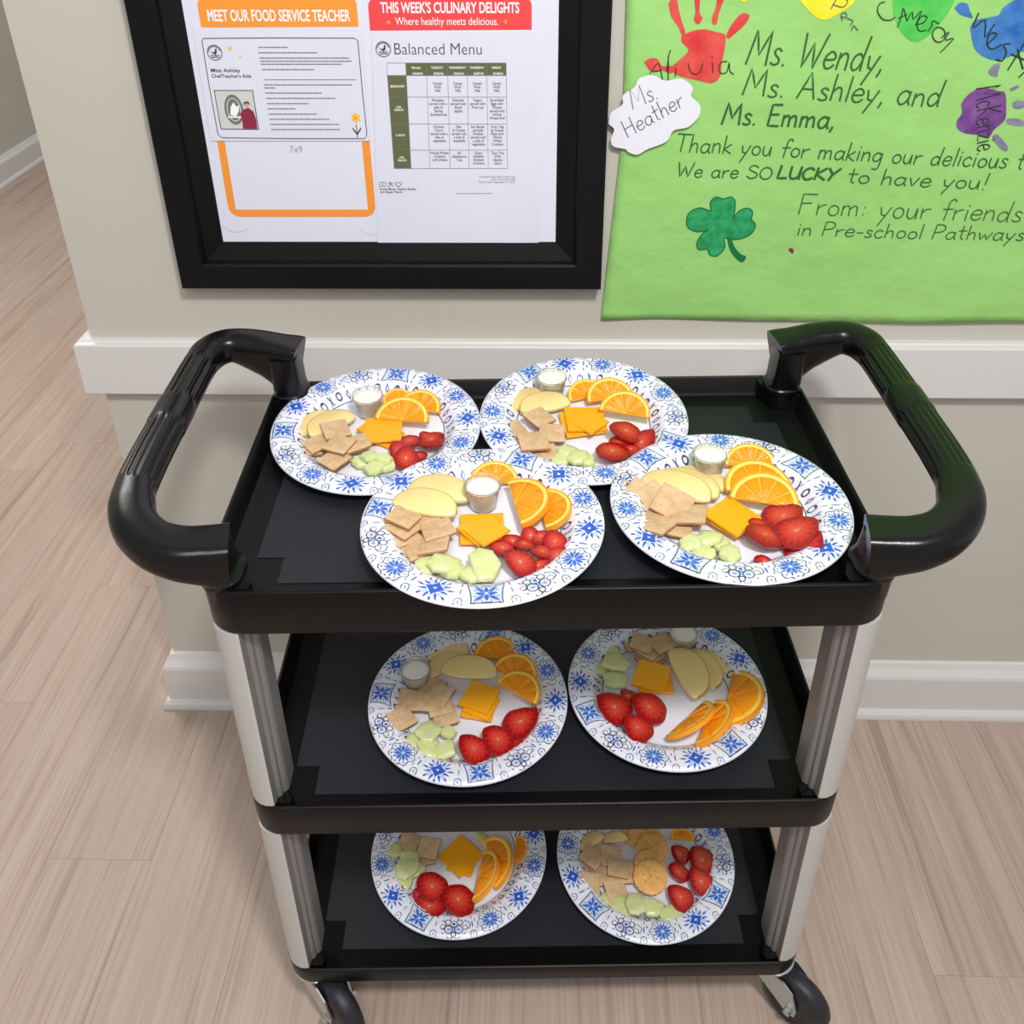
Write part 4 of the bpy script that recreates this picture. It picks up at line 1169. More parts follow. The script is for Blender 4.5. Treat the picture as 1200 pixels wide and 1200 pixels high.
PLATES = {
    1: (0.4916, -0.2723, 0.8175, 3.0),
    2: (0.7585, -0.2536, 0.8230, 4.0),
    3: (0.6389, -0.4652, 0.8220, 0.0),
    4: (0.9166, -0.4284, 0.8213, 0.0),
    5: (0.6068, -0.4033, 0.4632, 0.0),
    6: (0.8773, -0.3779, 0.4632, 0.0),
    7: (0.5812, -0.3984, 0.1185, 0.0),
    8: (0.8663, -0.3997, 0.1185, 0.0),
}
FOOD = {
    1: [
        ('cup', (-0.0174, 0.047), None, 0, 0),
        ('orange', (0.0003, 0.0566), (0.0387, 0.0733), 0.004, 20),
        ('orange', (0.0218, 0.049), (0.0789, 0.036), 0.008, 25),
        ('orange', (-0.0032, 0.0137), (0.0673, 0.0049), 0.014, 22),
        ('apple', (-0.0988, -0.0145), (-0.0604, 0.0356), 0.004, 8),
        ('apple', (-0.0835, -0.0175), (-0.0315, 0.0238), 0.008, 12),
        ('cheese', (0.0003, 0.0029), (-0.0262, -0.0016), 0.006, 3),
        ('cheese', (0.0094, -0.0044), (0.0314, 0.0217), 0.01, 4),
        ('cheese', (0.0132, -0.0087), (-0.0103, -0.0152), 0.002, 0),
        ('cracker', (-0.08, -0.037), (-0.0884, -0.0511), 0.004, 3),
        ('cracker', (-0.0704, -0.0318), (-0.0886, -0.03), 0.008, -4),
        ('cracker', (-0.0509, -0.0104), (-0.073, -0.0021), 0.014, 6),
        ('cracker', (-0.0424, -0.066), (-0.0592, -0.0681), 0.01, -3),
        ('cracker', (-0.0196, -0.0377), (-0.0011, -0.0436), 0.013, 5),
        ('cracker', (-0.0395, -0.0438), (-0.031, -0.0636), 0.016, 0),
        ('berry', (0.0762, -0.0308), (0.0898, -0.0428), 0.01, 15),
        ('berry', (0.0654, -0.0217), (0.0548, -0.0177), 0.014, 30),
        ('berry', (0.048, -0.0285), (0.0611, -0.0324), 0.008, 10),
        ('berry', (0.0334, -0.0436), (0.0269, -0.0315), 0.007, 20),
        ('berry', (0.0317, -0.0601), (0.0271, -0.0629), 0.005, 0),
        ('berry', (0.0455, -0.0598), (0.0424, -0.044), 0.009, 20),
        ('berry', (0.0606, -0.0527), (0.0707, -0.0546), 0.005, 10),
        ('melon', (-0.0102, -0.0628), 0.0117, 0.003, 8),
        ('melon', (0.0099, -0.079), 0.013, 0.007, 0),
        ('melon', (0.0232, -0.0714), 0.0117, 0.004, 0),
        ('melon', (0.0007, -0.0641), 0.0099, 0.012, 12),
        ('melon', (0.0182, -0.0665), 0.0094, 0.011, -10),
    ],
    2: [
        ('cup', (-0.0405, 0.0665), None, 0, 0),
        ('orange', (-0.018, 0.0422), (0.035, 0.0616), 0.004, 20),
        ('orange', (0.0062, 0.0335), (0.0686, 0.0487), 0.009, 25),
        ('orange', (0.0208, 0.0106), (0.0852, -0.0066), 0.014, 25),
        ('apple', (-0.0967, 0.0229), (-0.0401, 0.0546), 0.004, 8),
        ('apple', (-0.0818, 0.0136), (-0.0159, 0.0305), 0.008, 14),
        ('cheese', (-0.0024, -0.0042), (-0.0332, 0.0154), 0.004, 0),
        ('cheese', (0.0024, -0.0015), (-0.0222, -0.0307), 0.008, 3),
        ('cheese', (0.0089, -0.0145), (0.0302, -0.0143), 0.012, 4),
        ('cracker', (-0.0907, -0.0206), (-0.1051, -0.0169), 0.004, 6),
        ('cracker', (-0.0575, -0.0034), (-0.0803, -0.0016), 0.012, 8),
        ('cracker', (-0.0411, -0.0335), (-0.025, -0.0501), 0.01, -5),
        ('cracker', (-0.0644, -0.0568), (-0.079, -0.0786), 0.015, 4),
        ('cracker', (-0.0505, -0.0661), (-0.0414, -0.0714), 0.005, 0),
        ('berry', (0.0485, -0.0364), (0.0288, -0.0347), 0.016, 18),
        ('berry', (0.0303, -0.0731), (0.0116, -0.0822), 0.01, 12),
        ('berry', (0.0576, -0.0608), (0.0668, -0.0607), 0.006, 5),
        ('berry', (0.0768, -0.0496), (0.0927, -0.0402), 0.009, 35),
        ('berry', (0.0424, -0.0481), (0.0511, -0.0554), 0.006, 5),
        ('melon', (-0.023, -0.0658), 0.0121, 0.005, 8),
        ('melon', (-0.0097, -0.0788), 0.0116, 0.007, 0),
        ('melon', (-0.0301, -0.0795), 0.0106, 0.003, 0),
        ('melon', (0.0018, -0.0792), 0.0097, 0.003, 0),
    ],
    3: [
        ('cup', (-0.0018, 0.0431), None, 0, 0),
        ('orange', (-0.0193, 0.0793), (0.0382, 0.0779), 0.004, 22),
        ('orange', (0.027, 0.0646), (0.0449, -0.014), 0.014, 14),
        ('orange', (0.0604, 0.0588), (0.0715, -0.0096), 0.006, 10),
        ('apple', (-0.0359, 0.0748), (-0.0182, 0.0624), 0.004, 0),
        ('apple', (-0.0899, 0.0529), (-0.0178, 0.0388), 0.009, 14),
        ('apple', (-0.103, 0.0261), (-0.0302, 0.0057), 0.014, 14),
        ('cheese', (-0.0004, -0.0045), (-0.0265, 0.018), 0.004, 0),
        ('cheese', (-0.0024, -0.0112), (-0.0295, -0.0115), 0.008, 3),
        ('cheese', (0.0053, -0.0177), (0.0313, -0.0191), 0.012, 3),
        ('cracker', (-0.0899, -0.023), (-0.1052, -0.0178), 0.003, 2),
        ('cracker', (-0.0863, -0.0204), (-0.1047, -0.0188), 0.007, 6),
        ('cracker', (-0.0871, -0.0122), (-0.106, -0.0162), 0.011, 9),
        ('cracker', (-0.0881, -0.0014), (-0.1066, -0.0092), 0.016, 14),
        ('cracker', (-0.0812, -0.0437), (-0.0981, -0.0422), 0.004, 8),
        ('cracker', (-0.0645, -0.0428), (-0.0449, -0.0495), 0.008, 12),
        ('cracker', (-0.0646, 0.003), (-0.0527, 0.007), 0.008, 4),
        ('cracker', (-0.0476, -0.0178), (-0.0263, -0.0284), 0.013, 10),
        ('cracker', (-0.0487, -0.0441), (-0.0345, -0.0579), 0.014, 16),
        ('berry', (0.04, -0.0664), (0.0258, -0.0564), 0.012, 18),
        ('berry', (0.0522, -0.0188), (0.0485, -0.0097), 0.012, 25),
        ('berry', (0.0332, -0.0283), (0.0259, -0.0248), 0.009, 10),
        ('berry', (0.0453, -0.0369), (0.0371, -0.0424), 0.012, 15),
        ('berry', (0.0229, -0.0403), (0.0097, -0.037), 0.007, 5),
        ('berry', (0.0641, -0.0485), (0.0525, -0.0515), 0.011, 15),
        ('berry', (0.0784, -0.0288), (0.0738, -0.0162), 0.01, 25),
        ('berry', (0.0828, -0.0511), (0.0923, -0.044), 0.008, 10),
        ('berry', (0.0654, -0.0224), (0.0714, -0.0205), 0.009, 10),
        ('berry', (0.063, -0.0662), (0.0723, -0.061), 0.006, 10),
        ('melon', (-0.0552, -0.0657), 0.0128, 0.004, 8),
        ('melon', (-0.0361, -0.0693), 0.0148, 0.009, 12),
        ('melon', (0.0055, -0.0698), 0.0173, 0.01, 14),
        ('melon', (-0.0057, -0.0783), 0.0124, 0.004, 0),
        ('melon', (-0.0267, -0.0742), 0.0111, 0.003, 0),
    ],
    4: [
        ('cup', (-0.0115, 0.0723), None, 0, 0),
        ('orange', (0.0078, 0.0796), (0.0707, 0.0734), 0.005, 25),
        ('orange', (-0.0001, 0.0257), (0.078, 0.0353), 0.007, 20),
        ('orange', (0.001, 0.0062), (0.0743, -0.0152), 0.014, 26),
        ('apple', (-0.0559, 0.0618), (0.0012, 0.0317), 0.004, 4),
        ('apple', (-0.0796, 0.0459), (-0.0107, 0.0103), 0.009, 8),
        ('apple', (-0.0971, 0.0325), (-0.0222, -0.0023), 0.014, 12),
        ('cheese', (-0.0002, -0.0203), (-0.0354, -0.0188), 0.006, 0),
        ('cheese', (0.0001, -0.0232), (-0.0349, -0.0217), 0.01, 4),
        ('cracker', (-0.1086, 0.0171), (-0.1165, 0.0341), 0.006, 30),
        ('cracker', (-0.1003, 0.0092), (-0.1042, 0.039), 0.009, 30),
        ('cracker', (-0.0877, 0.0068), (-0.0811, 0.0323), 0.011, 25),
        ('cracker', (-0.0874, -0.0386), (-0.0824, -0.0723), 0.012, 12),
        ('cracker', (-0.063, -0.0361), (-0.0758, -0.0166), 0.007, 10),
        ('cracker', (-0.0652, -0.0075), (-0.0745, 0.0237), 0.016, 22),
        ('cracker', (-0.0493, -0.0236), (-0.033, -0.0486), 0.013, 12),
        ('berry', (0.0248, -0.0363), (0.016, -0.0306), 0.013, 15),
        ('berry', (0.0231, -0.0609), (0.0022, -0.0649), 0.013, 20),
        ('berry', (0.0655, -0.0564), (0.0869, -0.0486), 0.016, 18),
        ('berry', (0.0572, -0.0264), (0.0774, -0.0202), 0.01, 15),
        ('berry', (0.0192, -0.092), (0.0082, -0.0939), 0.007, 20),
        ('berry', (0.0716, -0.0709), (0.0882, -0.0578), 0.008, 30),
        ('berry', (0.0531, -0.0634), (0.0607, -0.0724), 0.006, 10),
        ('melon', (-0.0514, -0.0626), 0.013, 0.004, 8),
        ('melon', (-0.0317, -0.0596), 0.013, 0.008, 10),
        ('melon', (-0.0138, -0.0836), 0.0119, 0.007, 0),
        ('melon', (-0.0418, -0.0813), 0.013, 0.003, 0),
        ('melon', (-0.0198, -0.0647), 0.0104, 0.003, 0),
    ],
    5: [
        ('cup', (-0.0746, 0.0354), None, 0, 0),
        ('orange', (0.003, 0.0789), (0.0678, 0.0749), 0.005, 20),
        ('orange', (0.032, 0.0529), (0.0917, 0.0295), 0.01, 20),
        ('orange', (0.0385, 0.0233), (0.0931, -0.0131), 0.016, 16),
        ('apple', (-0.0747, 0.0742), (-0.0042, 0.0875), 0.005, 10),
        ('apple', (-0.0555, 0.0411), (-0.0143, 0.0804), 0.005, 4),
        ('apple', (-0.04, 0.045), (0.0377, 0.0397), 0.012, 10),
        ('cheese', (0.0156, -0.0059), (-0.0094, -0.023), 0.004, 0),
        ('cheese', (0.0183, -0.0077), (-0.0072, -0.0173), 0.008, 0),
        ('cheese', (0.0154, 0.0019), (0.0438, 0.0133), 0.013, 3),
        ('cracker', (-0.0868, 0.0014), (-0.0653, 0.0127), 0.006, 6),
        ('cracker', (-0.0856, -0.034), (-0.1068, -0.032), 0.012, 10),
        ('cracker', (-0.0606, -0.0046), (-0.0508, -0.0152), 0.01, 0),
        ('cracker', (-0.0389, 0.0049), (-0.0192, 0.0115), 0.012, 10),
        ('cracker', (-0.0287, -0.0267), (-0.012, -0.0353), 0.008, 6),
        ('cracker', (-0.0511, 0.0234), (-0.034, 0.0317), 0.005, 0),
        ('cracker', (-0.0375, -0.0104), (-0.046, -0.0256), 0.01, -4),
        ('berry', (0.0095, -0.0811), (-0.0055, -0.0716), 0.014, 18),
        ('berry', (0.0406, -0.0648), (0.0269, -0.0537), 0.01, 14),
        ('berry', (0.0633, -0.0628), (0.0753, -0.0626), 0.008, 10),
        ('berry', (0.0762, -0.0401), (0.0968, -0.0294), 0.014, 18),
        ('berry', (0.0919, -0.0183), (0.0993, -0.0181), 0.004, 0),
        ('melon', (-0.0478, -0.0552), 0.0177, 0.012, 12),
        ('melon', (-0.0641, -0.0642), 0.0126, 0.005, 0),
        ('melon', (-0.0432, -0.0788), 0.0151, 0.008, 14),
        ('melon', (-0.024, -0.08), 0.0146, 0.01, 16),
        ('melon', (-0.0219, -0.0506), 0.0101, 0.005, 0),
    ],
    6: [
        ('cup', (0.0334, 0.0842), None, 0, 0),
        ('orange', (0.097, 0.0319), (0.0692, -0.0619), 0.006, 22),
        ('orange', (0.0499, -0.0285), (-0.0081, -0.0859), 0.012, 42),
        ('orange', (0.0655, -0.0266), (0.0283, -0.0983), 0.012, 42),
        ('apple', (0.0565, 0.0646), (0.0889, 0.0301), 0.004, 6),
        ('apple', (0.037, 0.065), (0.0647, -0.0015), 0.009, 10),
        ('apple', (0.0117, 0.0617), (0.0365, -0.0225), 0.014, 12),
        ('cheese', (-0.014, 0.0182), (0.0098, -0.0047), 0.004, 0),
        ('cheese', (-0.0181, 0.0204), (0.0115, 0.0346), 0.009, 3),
        ('cracker', (-0.0401, 0.0884), (-0.0593, 0.0918), 0.004, 4),
        ('cracker', (-0.0157, 0.0545), (-0.0346, 0.0559), 0.004, 0),
        ('cracker', (-0.0154, 0.0596), (-0.0344, 0.0611), 0.008, 0),
        ('cracker', (-0.0178, 0.0648), (-0.0344, 0.0628), 0.012, 3),
        ('cracker', (-0.0267, 0.0745), (-0.0452, 0.067), 0.015, 5),
        ('cracker', (0.002, 0.074), (0.0179, 0.0689), 0.016, 5),
        ('berry', (-0.0766, -0.037), (-0.0977, -0.0231), 0.012, 15),
        ('berry', (-0.0539, -0.0125), (-0.0588, -0.0077), 0.008, 5),
        ('berry', (-0.0309, -0.038), (-0.0477, -0.0256), 0.016, 15),
        ('berry', (-0.0485, -0.0687), (-0.0615, -0.0583), 0.01, 15),
        ('berry', (-0.0923, -0.0464), (-0.0852, -0.0555), 0.006, 10),
        ('melon', (-0.0674, 0.041), 0.0179, 0.012, 12),
        ('melon', (-0.0891, 0.0348), 0.0132, 0.005, 0),
        ('melon', (-0.0705, 0.012), 0.0158, 0.008, 8),
        ('melon', (-0.0695, 0.066), 0.0095, 0.006, 0),
    ],
    7: [
        ('orange', (0.0887, 0.028), (0.0871, -0.0148), 0.005, 15),
        ('orange', (0.0418, 0.0177), (0.0614, -0.0596), 0.011, 35),
        ('orange', (0.0419, -0.0056), (0.0289, -0.0827), 0.016, 40),
        ('cheese', (0.0068, -0.0132), (-0.0172, -0.0266), 0.004, 0),
        ('cheese', (0.0028, -0.0072), (0.0379, -0.0052), 0.009, 3),
        ('cracker', (-0.0791, 0.0132), (-0.0959, 0.0048), 0.008, 4),
        ('cracker', (-0.047, 0.0012), (-0.0303, 0.0122), 0.013, 5),
        ('cracker', (-0.0543, -0.0058), (-0.0381, -0.016), 0.005, 0),
        ('berry', (-0.0382, -0.0597), (-0.0562, -0.0513), 0.014, 14),
        ('berry', (0.0023, -0.0784), (-0.0178, -0.0691), 0.016, 14),
        ('berry', (-0.0358, -0.0878), (-0.0164, -0.0898), 0.006, 5),
        ('berry', (-0.0549, -0.0682), (-0.0606, -0.0609), 0.005, 5),
        ('melon', (-0.1015, -0.0007), 0.0137, 0.008, 6),
        ('melon', (-0.0758, -0.0133), 0.0127, 0.01, 0),
        ('melon', (-0.0775, -0.0289), 0.019, 0.012, 8),
        ('melon', (-0.0821, -0.0458), 0.0162, 0.004, 0),
        ('melon', (-0.0605, -0.0294), 0.0122, 0.005, 0),
        ('apple', (0.0243, 0.0301), (0.0435, 0.0061), 0.004, 0),
    ],
    8: [
        ('round', (0.0049, 0.0433), 0.0249, 0.006, 4),
        ('round', (-0.0171, 0.0348), 0.0157, 0.003, 0),
        ('round', (0.0122, 0.0125), 0.0249, 0.01, 8),
        ('round', (0.0063, -0.0183), 0.0249, 0.013, 10),
        ('round', (0.0041, -0.0381), 0.0254, 0.017, 10),
        ('orange', (0.0436, 0.0304), (0.0804, 0.0283), 0.005, -10),
        ('apple', (-0.0957, 0.0074), (-0.0601, 0.0306), 0.006, 0),
        ('apple', (-0.0606, 0.0227), (-0.0243, 0.0291), 0.005, 0),
        ('cracker', (-0.0955, -0.0241), (-0.1068, -0.0135), 0.004, 3),
        ('cracker', (-0.0809, -0.0071), (-0.0992, -0.0102), 0.014, 8),
        ('cracker', (-0.0518, -0.0026), (-0.0641, 0.011), 0.01, 6),
        ('cracker', (-0.0877, -0.0461), (-0.1024, -0.0306), 0.01, 10),
        ('cracker', (-0.0429, -0.0227), (-0.0565, -0.0336), 0.012, 12),
        ('cracker', (-0.0328, -0.028), (-0.0232, -0.0357), 0.008, 0),
        ('cracker', (-0.0476, -0.0557), (-0.0672, -0.0445), 0.008, 8),
        ('cracker', (-0.0663, -0.0301), (-0.0563, -0.0352), 0.006, 0),
        ('berry', (0.0527, 0.0023), (0.0433, 0.0104), 0.012, 12),
        ('berry', (0.0839, -0.0067), (0.0714, 0.0054), 0.012, 12),
        ('berry', (0.0468, -0.025), (0.0362, -0.0172), 0.01, 12),
        ('berry', (0.0774, -0.0406), (0.0665, -0.0277), 0.015, 14),
        ('berry', (0.0429, -0.0652), (0.0303, -0.0553), 0.012, 14),
        ('melon', (-0.0415, -0.0786), 0.0157, 0.004, 0),
        ('melon', (-0.022, -0.0778), 0.0173, 0.012, 12),
        ('melon', (0.0031, -0.0782), 0.0147, 0.007, 4),
        ('melon', (0.0306, -0.0882), 0.0157, 0.006, 6),
        ('melon', (-0.0609, -0.0696), 0.0126, 0.003, 0),
    ],
}


plate_me = plate_mesh()
PNAME = {1: 'back left top-shelf plate', 2: 'back right top-shelf plate', 3: 'front left top-shelf plate', 4: 'front right top-shelf plate',
         5: 'left middle-shelf plate', 6: 'right middle-shelf plate', 7: 'left bottom-shelf plate', 8: 'right bottom-shelf plate'}
PLAB = {1: 'blue and white patterned paper plate at back left of the top shelf',
        2: 'blue and white patterned paper plate at back right of the top shelf',
        3: 'blue and white patterned paper plate jutting over front left edge of top shelf',
        4: 'blue and white patterned paper plate at front right of the top shelf',
        5: 'blue and white patterned paper plate on the left of the middle shelf',
        6: 'blue and white patterned paper plate on the right of the middle shelf',
        7: 'blue and white patterned paper plate on the left of the bottom shelf',
        8: 'blue and white patterned paper plate with round crackers, right on the bottom shelf'}
PROT = {1: 20, 2: 62, 3: 5, 4: -30, 5: 11, 6: 37, 7: -25, 8: 58}
PM = {}
for k, (x, y, z, ti) in PLATES.items():
    o = link('paper_plate', plate_me, M['plate_print'], smooth=(k == 1))
    base = Matrix.Translation((x, y, z)) @ Matrix.Rotation(radians(ti), 4, 'X')
    PM[k] = base
    o.matrix_world = base @ Matrix.Rotation(radians(PROT[k]), 4, 'Z')
    tag(o, PLAB[k], 'plate', 'patterned paper plates on the cart')


# ------------------------------------------------------------------ food
def extrude(name, outline, th, bev=.0006):
    """flat outline (x, y) -> slab from z=0 to th with softened edges"""
    n = len(outline); c = Vector((sum(p[0] for p in outline) / n, sum(p[1] for p in outline) / n))
    def inset(o): return [tuple(Vector(p) + (c - Vector(p)).normalized() * o) for p in outline]
    a = inset(bev); rings = [[(x, y, 0) for x, y in a], [(x, y, bev) for x, y in outline], [(x, y, th - bev) for x, y in outline], [(x, y, th) for x, y in a]]
    return loft(name, rings)


def make_orange(L, rnd):
    """half slice, flat edge along x from 0 to L, round edge towards +y"""
    R = L / 2; th = .0062
    root = bpy.data.objects.new('orange_slice', None); COL.objects.link(root); root.empty_display_size = .02
    def half(r0, r1, z0, z1, name, mat, bev):
        na = 28; out = [(R + r1 * cos(t), r1 * sin(t)) for t in np.linspace(0, pi, na)]
        inn = [(R + r0 * cos(t), r0 * sin(t)) for t in np.linspace(pi, 0, na)]
        P = out + inn
        rings = [[(x, y, z0) for x, y in P], [(x, y, z1) for x, y in P]]
        me = loft(name, rings, False, False)
        V = [tuple(v.co) for v in me.vertices]; F = [tuple(p.vertices) for p in me.polygons]
        m = 2 * na
        for base, fl in ((0, 1), (m, 0)):
            for i in range(na - 1):
                f = (base + i, base + i + 1, base + m - 2 - i, base + m - 1 - i)
                F.append(f[::-1] if fl else f)
        me2 = mesh_of(name, V, F)
        bm = bmesh.new(); bm.from_mesh(me2); bmesh.ops.recalc_face_normals(bm, faces=bm.faces); bm.to_mesh(me2); bm.free()
        smooth_by_angle(me2, 40)
        link(name, me2, mat, root)
    half(R * .945, R, 0, th, 'peel', M['peel'], 0)
    half(R * .845, R * .945, .0002, th - .0002, 'pith', M['pith'], 0)
    # membranes base
    bm = bmesh.new()
    na = 20; P = [(R + R * .85 * cos(t), R * .85 * sin(t)) for t in np.linspace(0, pi, na)]
    me = loft('membrane', [[(x, y, .0004) for x, y in P], [(x, y, th - .0011) for x, y in P]]); link('membrane', me, M['membrane'], root)
    V, F = [], []
    ns = 5; gap = .0009
    for i in range(ns):
        a0, a1 = pi * i / ns, pi * (i + 1) / ns
        am = (a0 + a1) / 2
        cx, cy = .0022 * cos(am), .0022 * sin(am)
        rr_ = R * .835
        poly = [(R + cx, cy)]
        g = gap / rr_
        for t in np.linspace(a0 + g, a1 - g, 7): poly.append((R + rr_ * cos(t), max(.0002, rr_ * sin(t))))
        b = len(V); n = len(poly); cc = Vector((sum(p[0] for p in poly) / n, sum(p[1] for p in poly) / n))
        for z, s in ((th - .0013, 1), (th - .0004, .985), (th + .0003, .90)):
            for p in poly:
                q = cc + (Vector(p) - cc) * s; V.append((q.x, q.y, z))
        for l in (0, 1):
            for j in range(n): F.append((b + l * n + j, b + l * n + (j + 1) % n, b + (l + 1) * n + (j + 1) % n, b + (l + 1) * n + j))
        F.append(tuple(b + 2 * n + j for j in range(n)))
    me = mesh_of('pulp', V, F); smooth_by_angle(me, 60); link('pulp', me, M['pulp'], root)
    return root, L


def make_apple(L, rnd):
    root = bpy.data.objects.new('apple_slice', None); COL.objects.link(root); root.empty_display_size = .02
    hgt = L * rnd.uniform(.36, .42); dip = L * .10; th = .0058
    top = [(L / 2 - L / 2 * cos(t), hgt * sin(t) ** .85) for t in np.linspace(.06, pi - .06, 22)]
    bot = [(L / 2 + L / 2 * cos(t), -dip * sin(t)) for t in np.linspace(.06, pi - .06, 12)]
    me = extrude('apple_flesh', top + bot, th, .0008); smooth_by_angle(me, 50)
    link('apple_flesh', me, M['apple'], root)
    # thin skin strip hugging the rounded edge
    c = Vector((L / 2, 0))
    rings = []
    for p in top:
        p = Vector(p); d = (p - c).normalized()
        o = p + d * .0007; i_ = p - d * .0006
        rings.append([(i_.x, i_.y, th * .06), (o.x, o.y, th * .14), (o.x, o.y, th * .86), (i_.x, i_.y, th * .97)])
    me = loft('apple_skin', rings); smooth_by_angle(me, 50)
    link('apple_skin', me, M['apple_skin'], root)
    return root, L


def jag(P, rnd, a):
    out = []
    n = len(P)
    for i in range(n):
        p, q = Vector(P[i]), Vector(P[(i + 1) % n])
        for k in range(5):
            t = k / 5; v = p.lerp(q, t)
            out.append((v.x + rnd.uniform(-a, a), v.y + rnd.uniform(-a, a)))
    return out


def make_cracker(h, rnd):
    """square cracker, half diagonal h, corner towards +x"""
    h = min(max(h, .0225), .0285)
    root = bpy.data.objects.new('square_cracker', None); COL.objects.link(root); root.empty_display_size = .02
    P = [(h * cos(t), h * sin(t)) for t in (0, pi / 2, pi, 3 * pi / 2)]
    O = jag(P, rnd, .00035); th = .0034
    b = len(O)
    rings = [[(x * .985, y * .985, 0) for x, y in O], [(x, y, .0006) for x, y in O], [(x, y, th - .0005) for x, y in O]]
    me = loft('cracker_crust', rings); link('cracker_crust', me, M['cracker_edge'], root)
    rings = [[(x, y, th - .0006) for x, y in O], [(x * .99, y * .99, th) for x, y in O], [(x * .93, y * .93, th + .0003) for x, y in O], [(x * .5, y * .5, th + .0001) for x, y in O]]
    me = loft('cracker_face', rings); smooth_by_angle(me, 40); link('cracker_face', me, M['cracker'], root)
    bm = bmesh.new()
    for i in (-1, 0, 1):
        for j in (-1, 0, 1):
            x = (i + j) * h * .27; y = (i - j) * h * .27
            v = [bm.verts.new((x + .0007 * cos(t), y + .0007 * sin(t), th + .00045)) for t in np.linspace(0, 2 * pi, 7)[:-1]]
            bm.faces.new(v)
    link('docking_hole', bm_mesh('docking_hole', bm), M['cracker_edge'], root)
    return root, 0


def make_round(h, rnd):
    root = bpy.data.objects.new('round_cracker', None); COL.objects.link(root); root.empty_display_size = .02
    n = 64; R = h
    def ring(s, z): return [(R * s * (1 + .018 * cos(18 * t)) * cos(t), R * s * (1 + .018 * cos(18 * t)) * sin(t), z) for t in np.linspace(0, 2 * pi, n + 1)[:-1]]
    me = loft('cracker_body', [ring(.94, 0), ring(1, .0012), ring(1, .003), ring(.95, .0042), ring(.8, .0044), ring(.4, .0047)]); smooth_by_angle(me, 45)
    link('cracker_body', me, M['round'], root)
    bm = bmesh.new()
    for rr_, m in ((0, 1), (.42, 6), (.02, 0)):
        for i in range(m):
            a = 2 * pi * i / m + .3; x, y = R * rr_ * cos(a), R * rr_ * sin(a)
            bm.faces.new([bm.verts.new((x + .0011 * cos(t), y + .0011 * sin(t), .0048)) for t in np.linspace(0, 2 * pi, 9)[:-1]])
    link('docking_hole', bm_mesh('docking_hole', bm), M['pinhole'], root)
    return root, 0


def make_cheese(h, rnd):
    h = min(max(h, .024), .036)
    P = [(h * cos(t), h * sin(t)) for t in (0, pi / 2, pi, 3 * pi / 2)]
    me = extrude('cheese_slice', jag(P, rnd, .0004), .0036, .0005)
    smooth_by_angle(me, 40)
    return link('cheese_slice', me, M['cheese']), 0


BERRY = 1.28


def make_berry(h, rnd):
    """strawberry half, cut face up; h = half length, tip towards +x"""
    h = min(max(h * BERRY, .0120), .0255)
    root = bpy.data.objects.new('strawberry_slice', None); COL.objects.link(root); root.empty_display_size = .02
    n = 28; wd = h * rnd.uniform(.78, .92); dp = h * rnd.uniform(.42, .55)
    ph = rnd.uniform(0, 6)
    O = []
    for t in np.linspace(0, 2 * pi, n + 1)[:-1]:
        x = h * cos(t); y = wd * sin(t) * (1 - .22 * cos(t)) 
        w = 1 + .035 * sin(3 * t + ph) + .02 * sin(7 * t + ph)
        O.append((x * w, y * w))
    rings = [[(x * s, y * s, z * dp + dp) for x, y in O] for s, z in ((.25, -.98), (.6, -.82), (.85, -.52), (.97, -.2), (1, 0), (.985, .06))]
    me = loft('berry_skin', rings); smooth_by_angle(me, 60); link('berry_skin', me, M['berry_skin'], root)
    V = [(0, 0, dp * 1.10 - .0002)]; rad = [0.0]
    for s, z in ((.16, .0), (.3, .0004), (.5, .0006), (.7, .0005), (.86, .0002), (.985, -.0004)):
        for i, (x, y) in enumerate(O):
            V.append((x * s, y * s, dp * 1.10 + z)); rad.append(s + (.10 if i % 2 else -.06) * (.3 < s < .9))
    F = [(0, 1 + i, 1 + (i + 1) % n) for i in range(n)]
    for l in range(5):
        for i in range(n): F.append((1 + l * n + i, 1 + (l + 1) * n + i, 1 + (l + 1) * n + (i + 1) % n, 1 + l * n + (i + 1) % n))
    me = mesh_of('berry_face', V, F)
    at = me.attributes.new('rad', 'FLOAT', 'POINT'); at.data.foreach_set('value', rad)
    link('berry_face', me, M['berry_cut'], root, smooth=True)
    return root, 0


def make_melon(h, rnd):
    h *= 1.28; n = 7; O = []
    for i in range(n):
        t = 2 * pi * i / n + rnd.uniform(-.25, .25); r = h * rnd.uniform(.82, 1.12)
        O.append((r * cos(t), r * .82 * sin(t)))
    th = .0072
    O = jag(O, rnd, .0004)
    rings = [[(x * .93, y * .93, 0) for x, y in O], [(x, y, .0015) for x, y in O], [(x * .97, y * .97, th * .75) for x, y in O], [(x * .86, y * .86, th) for x, y in O], [(x * .4, y * .4, th * 1.08) for x, y in O]]
    me = loft('melon_chunk', rings); smooth_by_angle(me, 50)
    return link('melon_chunk', me, M['melon']), 0


